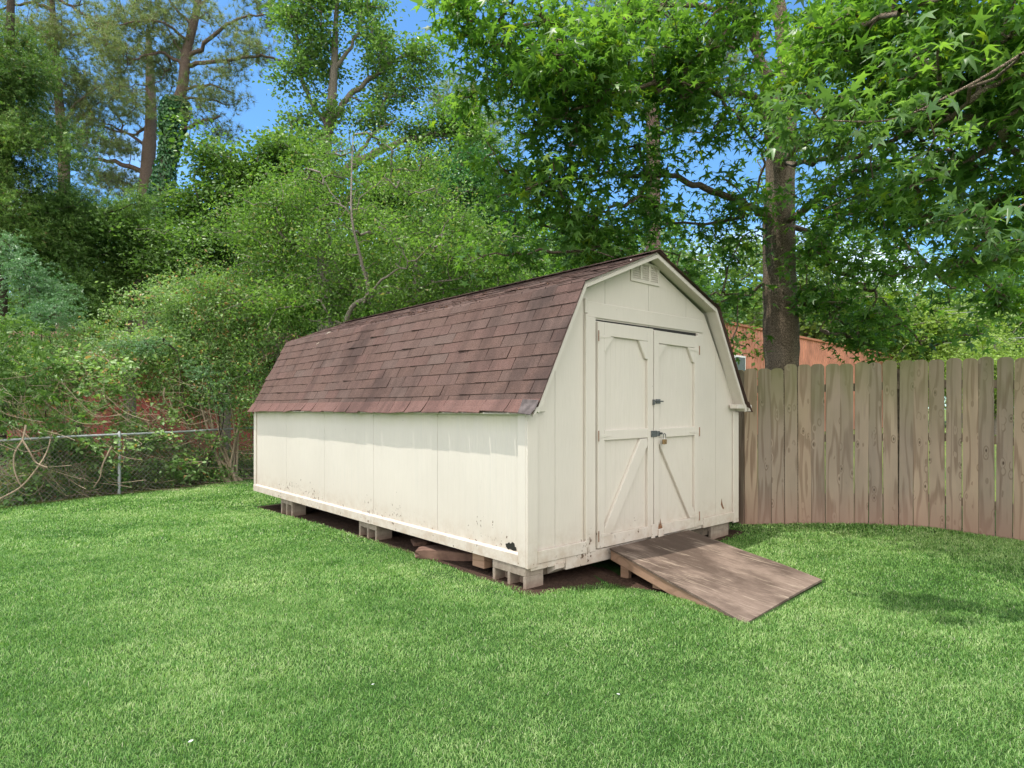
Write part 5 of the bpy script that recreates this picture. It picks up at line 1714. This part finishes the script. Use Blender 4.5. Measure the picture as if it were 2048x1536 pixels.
# ------------------------------------------------------------------ pines
def pine(label, trunk, tr_r, limbs, blobs, nt_, seed, bark='pine', nl=.24, per=26, sub=5, spread=.30):
    return tree('pine_tree', label, 'tree', trunk, tr_r, limbs, blobs, nt_, 0, spread, .2, NEEDLE_B, LM['pine'], BM[bark], seed, 'out', group='tall pines behind the yard', r_k=.0040, maxr=.05, r_tip=.003, sag=.0, needle=(per, nl, sub), seg=.45)
pA = 22.0
o, base, tg = pine('tall pine whose lower trunk is wrapped in ivy',
     [gpt(312, 940, pA), pt(316, 620, pA), pt(318, 430, pA), pt(338, 300, pA), pt(348, 225, pA), pt(365, 175, pA), pt(372, 110, pA), pt(384, 60, pA), pt(396, 0, pA), pt(405, -150, pA), pt(410, -300, pA)], [.30, .26, .22, .20, .19, .17, .155, .14, .12, .08, .03],
     [([pt(365, 130, pA), pt(330, 108, pA), pt(290, 110, pA - .5), pt(255, 130, pA - 1)], .07, .02), ([pt(375, 115, pA), pt(430, 70, pA - .3), pt(480, 35, pA - .6), pt(540, 30, pA - .8)], .08, .02),
      ([pt(372, 130, pA), pt(450, 122, pA - .3), pt(520, 112, pA - .5), pt(590, 128, pA - .6)], .08, .025), ([pt(368, 180, pA), pt(420, 170, pA), pt(470, 188, pA)], .06, .02), ([pt(366, 195, pA), pt(420, 200, pA), pt(460, 210, pA)], .05, .02),
      ([pt(385, 50, pA), pt(345, 10, pA), pt(320, -30, pA)], .06, .02), ([pt(360, 260, pA), pt(400, 245, pA - .3), pt(440, 232, pA - .5)], .07, .03), ([pt(392, 20, pA), pt(430, -10, pA), pt(500, -20, pA)], .05, .02),
      ([pt(376, 90, pA), pt(350, 60, pA - .4), pt(300, 40, pA - .8), pt(240, 50, pA - 1)], .06, .02), ([pt(372, 115, pA), pt(340, 70, pA), pt(325, 20, pA)], .04, .02)],
     [(300, 70, 22, 60, 40, 1.5), (350, 50, 22, 60, 40, 1.5, .6), (440, 80, 22, 70, 40, 1.5, .5), (500, 30, 22, 60, 30, 1.2, .5), (270, 130, 21.5, 50, 40, 1.5), (330, 140, 23.4, 60, 35, 1.0, .7), (450, 150, 22, 60, 30, 1.2, .6), (540, 110, 21.5, 50, 25, 1, .5), (270, 195, 23.4, 50, 28, 1.0, .8), (430, 215, 22, 60, 30, 1.2, .7), (270, 20, 22, 60, 30, 1.5, .5), (400, -60, 22, 120, 70, 2, .3), (420, 270, 22, 50, 30, 1, .6), (225, 80, 21.5, 40, 50, 1.2, .6)],
     620, 91)
# ivy sleeve: leaves hugging the trunk
rg = np.random.default_rng(92)
tp = smooth_path([gpt(312, 940, pA), pt(316, 620, pA), pt(318, 430, pA), pt(338, 300, pA), pt(348, 225, pA), pt(352, 200, pA)], 20)
n = 9500
ti = rg.uniform(0, len(tp) - 1.01, n); i0 = ti.astype(int)
cp = tp[i0] + (tp[i0 + 1] - tp[i0]) * (ti - i0)[:, None]
an = rg.uniform(0, 2 * np.pi, n); rr = .30 + .06 * np.sin(cp[:, 2] * 2.3) + np.abs(rg.normal(0, .05, n))
outv = np.stack([np.cos(an), np.sin(an), np.zeros(n)], -1)
C = cp + outv * rr[:, None]
leaves('ivy', C - base, outv + rg.normal(0, .35, (n, 3)) + np.array([0, 0, .4]), np.tile([0, 0, -1.0], (n, 1)) + rg.normal(0, .4, (n, 3)), np.full(n, .12) * rg.uniform(.6, 1.3, n), BROAD, LM['ivy'], o)
pB = 25.0
pine('pine with long bare horizontal branches just left of the ivy-covered trunk',
     [gpt(295, 930, pB), pt(292, 600, pB), pt(290, 420, pB), pt(298, 300, pB), pt(302, 240, pB), pt(300, 150, pB), pt(296, 60, pB)], [.34, .30, .27, .25, .21, .16, .08],
     [([pt(292, 345, pB), pt(240, 328, pB), pt(190, 318, pB), pt(130, 310, pB)], .11, .04), ([pt(296, 290, pB), pt(250, 265, pB), pt(200, 240, pB)], .07, .02), ([pt(290, 385, pB), pt(260, 370, pB), pt(230, 365, pB)], .06, .02), ([pt(300, 250, pB), pt(262, 268, pB), pt(190, 250, pB), pt(150, 245, pB)], .06, .02), ([pt(294, 440, pB), pt(240, 435, pB), pt(200, 432, pB)], .05, .02)],
     [(210, 260, 25, 70, 30, 1.5), (160, 240, 25, 50, 40, 1.5), (250, 300, 25, 60, 25, 1.2, .7), (190, 350, 25, 70, 25, 1.5, .8), (240, 380, 25, 60, 25, 1.5), (230, 210, 25, 60, 40, 1.5), (270, 430, 25, 60, 22, 1.2), (160, 180, 25, 40, 50, 1.2), (240, 160, 25, 50, 30, 1.2)],
     460, 93)
pine('slender pine half hidden behind the cedar with twisted twigs',
     [gpt(128, 930, 24), pt(126, 600, 24), pt(128, 330, 24), pt(122, 250, 24), pt(112, 120, 24), pt(105, 20, 24), pt(100, -80, 24)], [.27, .24, .2, .17, .13, .10, .06],
     [([pt(128, 250, 24), pt(160, 200, 24), pt(200, 170, 24)], .06, .02), ([pt(110, 110, 24), pt(150, 70, 24), pt(220, 45, 23.6)], .05, .02), ([pt(105, 20, 24), pt(60, 5, 24), pt(0, 20, 24)], .07, .03), ([pt(120, 0, 23.5), pt(160, 25, 23.5), pt(230, 68, 23.5)], .06, .03)],
     [(90, 80, 24, 50, 50, 1.5, .8), (150, 110, 24, 50, 40, 1.5), (180, 60, 24, 50, 40, 1.2, .5), (110, 180, 24, 50, 40, 1.4), (140, 280, 24, 50, 30, 1.2, .6), (80, -10, 24, 80, 30, 1.5, .5), (200, 10, 24, 60, 25, 1.2, .4)],
     420, 94)
pine('straight pink-barked pine standing behind the sweetgum crown',
     [gpt(1306, 930, 21), pt(1306, 600, 21), pt(1306, 420, 21), pt(1306, 250, 21), pt(1302, 120, 21), pt(1300, -40, 21), pt(1298, -220, 21)], [.30, .27, .25, .235, .21, .17, .08],
     [([pt(1310, 268, 21), pt(1350, 262, 21), pt(1405, 266, 21)], .06, .02), ([pt(1302, 232, 21), pt(1270, 215, 21), pt(1240, 200, 21)], .05, .02), ([pt(1308, 200, 21), pt(1400, 170, 21), pt(1470, 150, 21)], .06, .02)],
     [(1380, 240, 21, 60, 40, 1.5, .7), (1270, 190, 21, 60, 40, 1.5, .6), (1440, 150, 21, 80, 50, 1.5), (1300, 50, 21, 120, 60, 2), (1230, 60, 21, 70, 50, 1.5), (1300, -120, 21, 160, 80, 2.5, .5)],
     480, 95, 'pinkpine')
pine('distant pine whose brownish needle tuft shows in the blue gap left of the sweetgum',
     [gpt(960, 930, 30), pt(958, 600, 30), pt(955, 400, 30), pt(950, 220, 30), pt(948, 160, 30)], [.36, .32, .27, .2, .08],
     [([pt(952, 230, 30), pt(910, 200, 30), pt(865, 188, 30)], .07, .02)],
     [(935, 190, 30, 55, 22, 2), (890, 195, 30, 35, 14, 1.2), (960, 230, 30, 60, 25, 2), (985, 280, 30, 50, 30, 2)],
     260, 96)

# ------------------------------------------------------------------ distant woodland: individual trees, three kinds copied
def far_proto(label, seed, h, lm, bm):
    rg = np.random.default_rng(seed)
    o = empty('distant_tree', (0, 60, 0)); tag(o, label, 'tree', 'distant trees beyond the fences')
    T = Tubes()
    tr = smooth_path([(0, 0, -.3), (.15, 0, h * .3), (-.1, .1, h * .6), (.1, 0, h * .92)], 5)
    T.add(tr, np.linspace(.32, .06, len(tr)), 9)
    n = 230
    d = rg.normal(size=(n, 3)); d /= np.linalg.norm(d, axis=1, keepdims=True)
    r = rg.random(n) ** .45
    lob = 1 + .28 * np.sin(d[:, 0] * 4 + seed) * np.cos(d[:, 1] * 5 + d[:, 2] * 4)
    tg = d * (r * lob)[:, None] * np.array([h * .36, h * .36, h * .42]) + np.array([0, 0, h * .56])
    grow(None, list(tr[3:]), tg, T, rg, r_k=.01, r_tip=.012, maxr=.12, seg=1.2)
    T.build('trunk', bm, o)
    C, N, D, S = foliage(tg, 85, .42, .17, rg, 'any')
    k = C[:, 2] > .1
    leaves('crown', C[k], N[k], D[k], S[k], BROAD, lm, o)
    return o
protos = [far_proto('', 101, 9.5, LM['far'], BM['grey']), far_proto('', 102, 9.0, LM['dark'], BM['dark']), far_proto('', 103, 8.5, LM['pale'], BM['grey'])]
# px, Z, top py, kind, label
far = [
    (-60, 30, 480, 1, 'dark distant tree at the extreme left above the brick house'),
    (90, 33, 520, 0, 'mid-green distant tree seen between the two cedars'),
    (230, 36, 470, 1, 'dark distant tree showing under the bare pine branches'),
    (360, 34, 470, 0, 'distant tree between the ivy-covered trunk and the vine heap'),
    (500, 32, 420, 1, 'dark distant tree left of the privet stem'),
    (620, 36, 400, 0, 'distant tree directly behind the privet stem'),
    (760, 34, 420, 1, 'dark distant tree right of the privet stem'),
    (880, 32, 390, 0, 'distant tree behind the vine-draped tree'),
    (1010, 28, 400, 1, 'dark distant tree over the middle of the shed roof'),
    (1120, 36, 455, 0, 'distant tree low behind the shed ridge'),
    (1240, 28, 430, 1, 'dark distant tree left of the pink-barked pine'),
    (1370, 33, 470, 0, 'distant tree above the front gable of the shed'),
    (1440, 60, 560, 2, 'bright distant tree just left of the sweetgum trunk'),
    (1600, 46, 450, 0, 'taller distant tree filling the gap right of the sweetgum trunk'),
    (1640, 52, 560, 0, 'tree beyond the metal building right of the sweetgum trunk'),
    (1740, 50, 520, 1, 'dark tree beyond the far end of the metal building'),
    (1830, 46, 560, 2, 'pale sunlit tree above the middle of the picket fence'),
    (1990, 32, 655, 2, 'low pale yellow-green bush-like tree at the right edge above the pickets'),
    (2080, 48, 500, 1, 'dark wooded crown behind the power lines at the right edge'),
    (1930, 58, 560, 0, 'grey-green far tree below the power lines'),
    (2250, 40, 450, 0, 'distant tree outside the right edge of the fence'),
]
rf = random.Random(4)
used = [False] * 3
for px, Z, top, kd, lab in far:
    pr_ = protos[kd]
    hh = [9.5, 9.0, 8.5][kd]
    x = (px - 1024) / FPX * Z
    want = CAMH - (top - 817) / FPX * Z
    s = want / (hh * 1.02)
    if used[kd]:
        c = pr_.copy(); COL.objects.link(c)
        for ch in list(pr_.children):
            e = ch.copy(); e.parent = c; COL.objects.link(e)
    else:
        c = pr_; used[kd] = True
    c.location = (x, Z, float(gz(x, Z)))
    c.rotation_euler = (0, 0, rf.uniform(0, 6.28))
    sxy = min(max(s * rf.uniform(1.0, 1.3), .55), 1.8)
    c.scale = (sxy, sxy, s)
    c['label'] = lab

# ------------------------------------------------------------------ small things
# pale dry vine on the roof
def shed_pt(lx, ly, lz):
    x, y = to_world(lx, ly); return np.array([x, y, SZ + lz])
t = Tubes()
path = [(.62, 4.75, 2.29), (.545, 4.70, 2.262), (.50, 4.72, 2.20), (.455, 4.78, 2.11), (.43, 4.83, 2.065), (.405, 4.82, 2.03)]
pth = smooth_path([shed_pt(*p) for p in path], 5)
t.add(pth, .009, 5)
rg = np.random.default_rng(7)
for k in range(9):
    p = pth[rg.integers(3, len(pth) - 2)]
    t.add([p, p + np.array([rg.normal(0, .03), rg.normal(0, .03), rg.normal(0, .02)])], [.004, .002], 4)
tag(t.build('dry_vine', mat_plain('dry_vine', (.50, .44, .33))), 'short pale dry vine lying over the bend of the shed roof', 'dry vine')
# dead leaves gathered on the upper roof slope
rg = np.random.default_rng(9)
n = 420
ly = np.where(rg.random(n) < .6, rg.normal(2.6, .75, n), rg.uniform(.4, 5.8, n)); s_ = np.abs(rg.normal(.22, .22, n)).clip(.03, .9)
ly = ly.clip(.1, 5.8)
lx = KNL + .03 + s_; lz = KNZ + (APZ - KNZ) * s_ / (APX - KNL) + .026
x, y = to_world(lx, ly)
C = np.stack([x, y, SZ + lz], -1)
N = np.tile([-.2, -.2, 1.0], (n, 1)) + rg.normal(0, .35, (n, 3))
tag(leaves('leaf_litter', C, N, rg.normal(size=(n, 3)), rg.uniform(.012, .034, n), BROAD, leaf_mat('dead_leaf', (.05, .028, .02), (.09, .048, .032), (.16, .09, .06), .8, .1, .05)), 'brown dead leaves scattered on the upper slope of the shed roof', 'leaf litter', kind='stuff')
# a few fallen white petals in the grass
for px, py, lab in ((1240, 1385, 'larger white fallen leaf in the grass below the ramp'), (745, 1364, 'small pale fallen leaf on the lower middle lawn'), (376, 1477, 'pale fallen leaf near the lower left of the lawn')):
    Z = (CAMH - .03) * FPX / (py - 817); x = (px - 1024) / FPX * Z
    m = MB(); m.add([(0, 0, 0), (.012, .014, .003), (.004, .034, .006), (-.012, .016, .002), (0, 0, -.002), (.012, .014, .001), (.004, .034, .004), (-.012, .016, 0)], [(0, 1, 2, 3), (7, 6, 5, 4), (0, 4, 5, 1), (1, 5, 6, 2), (2, 6, 7, 3), (3, 7, 4, 0)])
    o = m.build('fallen_leaf', M['white']); o.scale = (.6, .6, .6); o.location = (x, Z, float(gz(x, Z)) + .024); o.rotation_euler = (.1, .1, px)
    tag(o, lab, 'fallen leaf', 'fallen leaves on the lawn')
print('polys', sum(len(o.data.polygons) for o in SC.objects if o.type == 'MESH'))
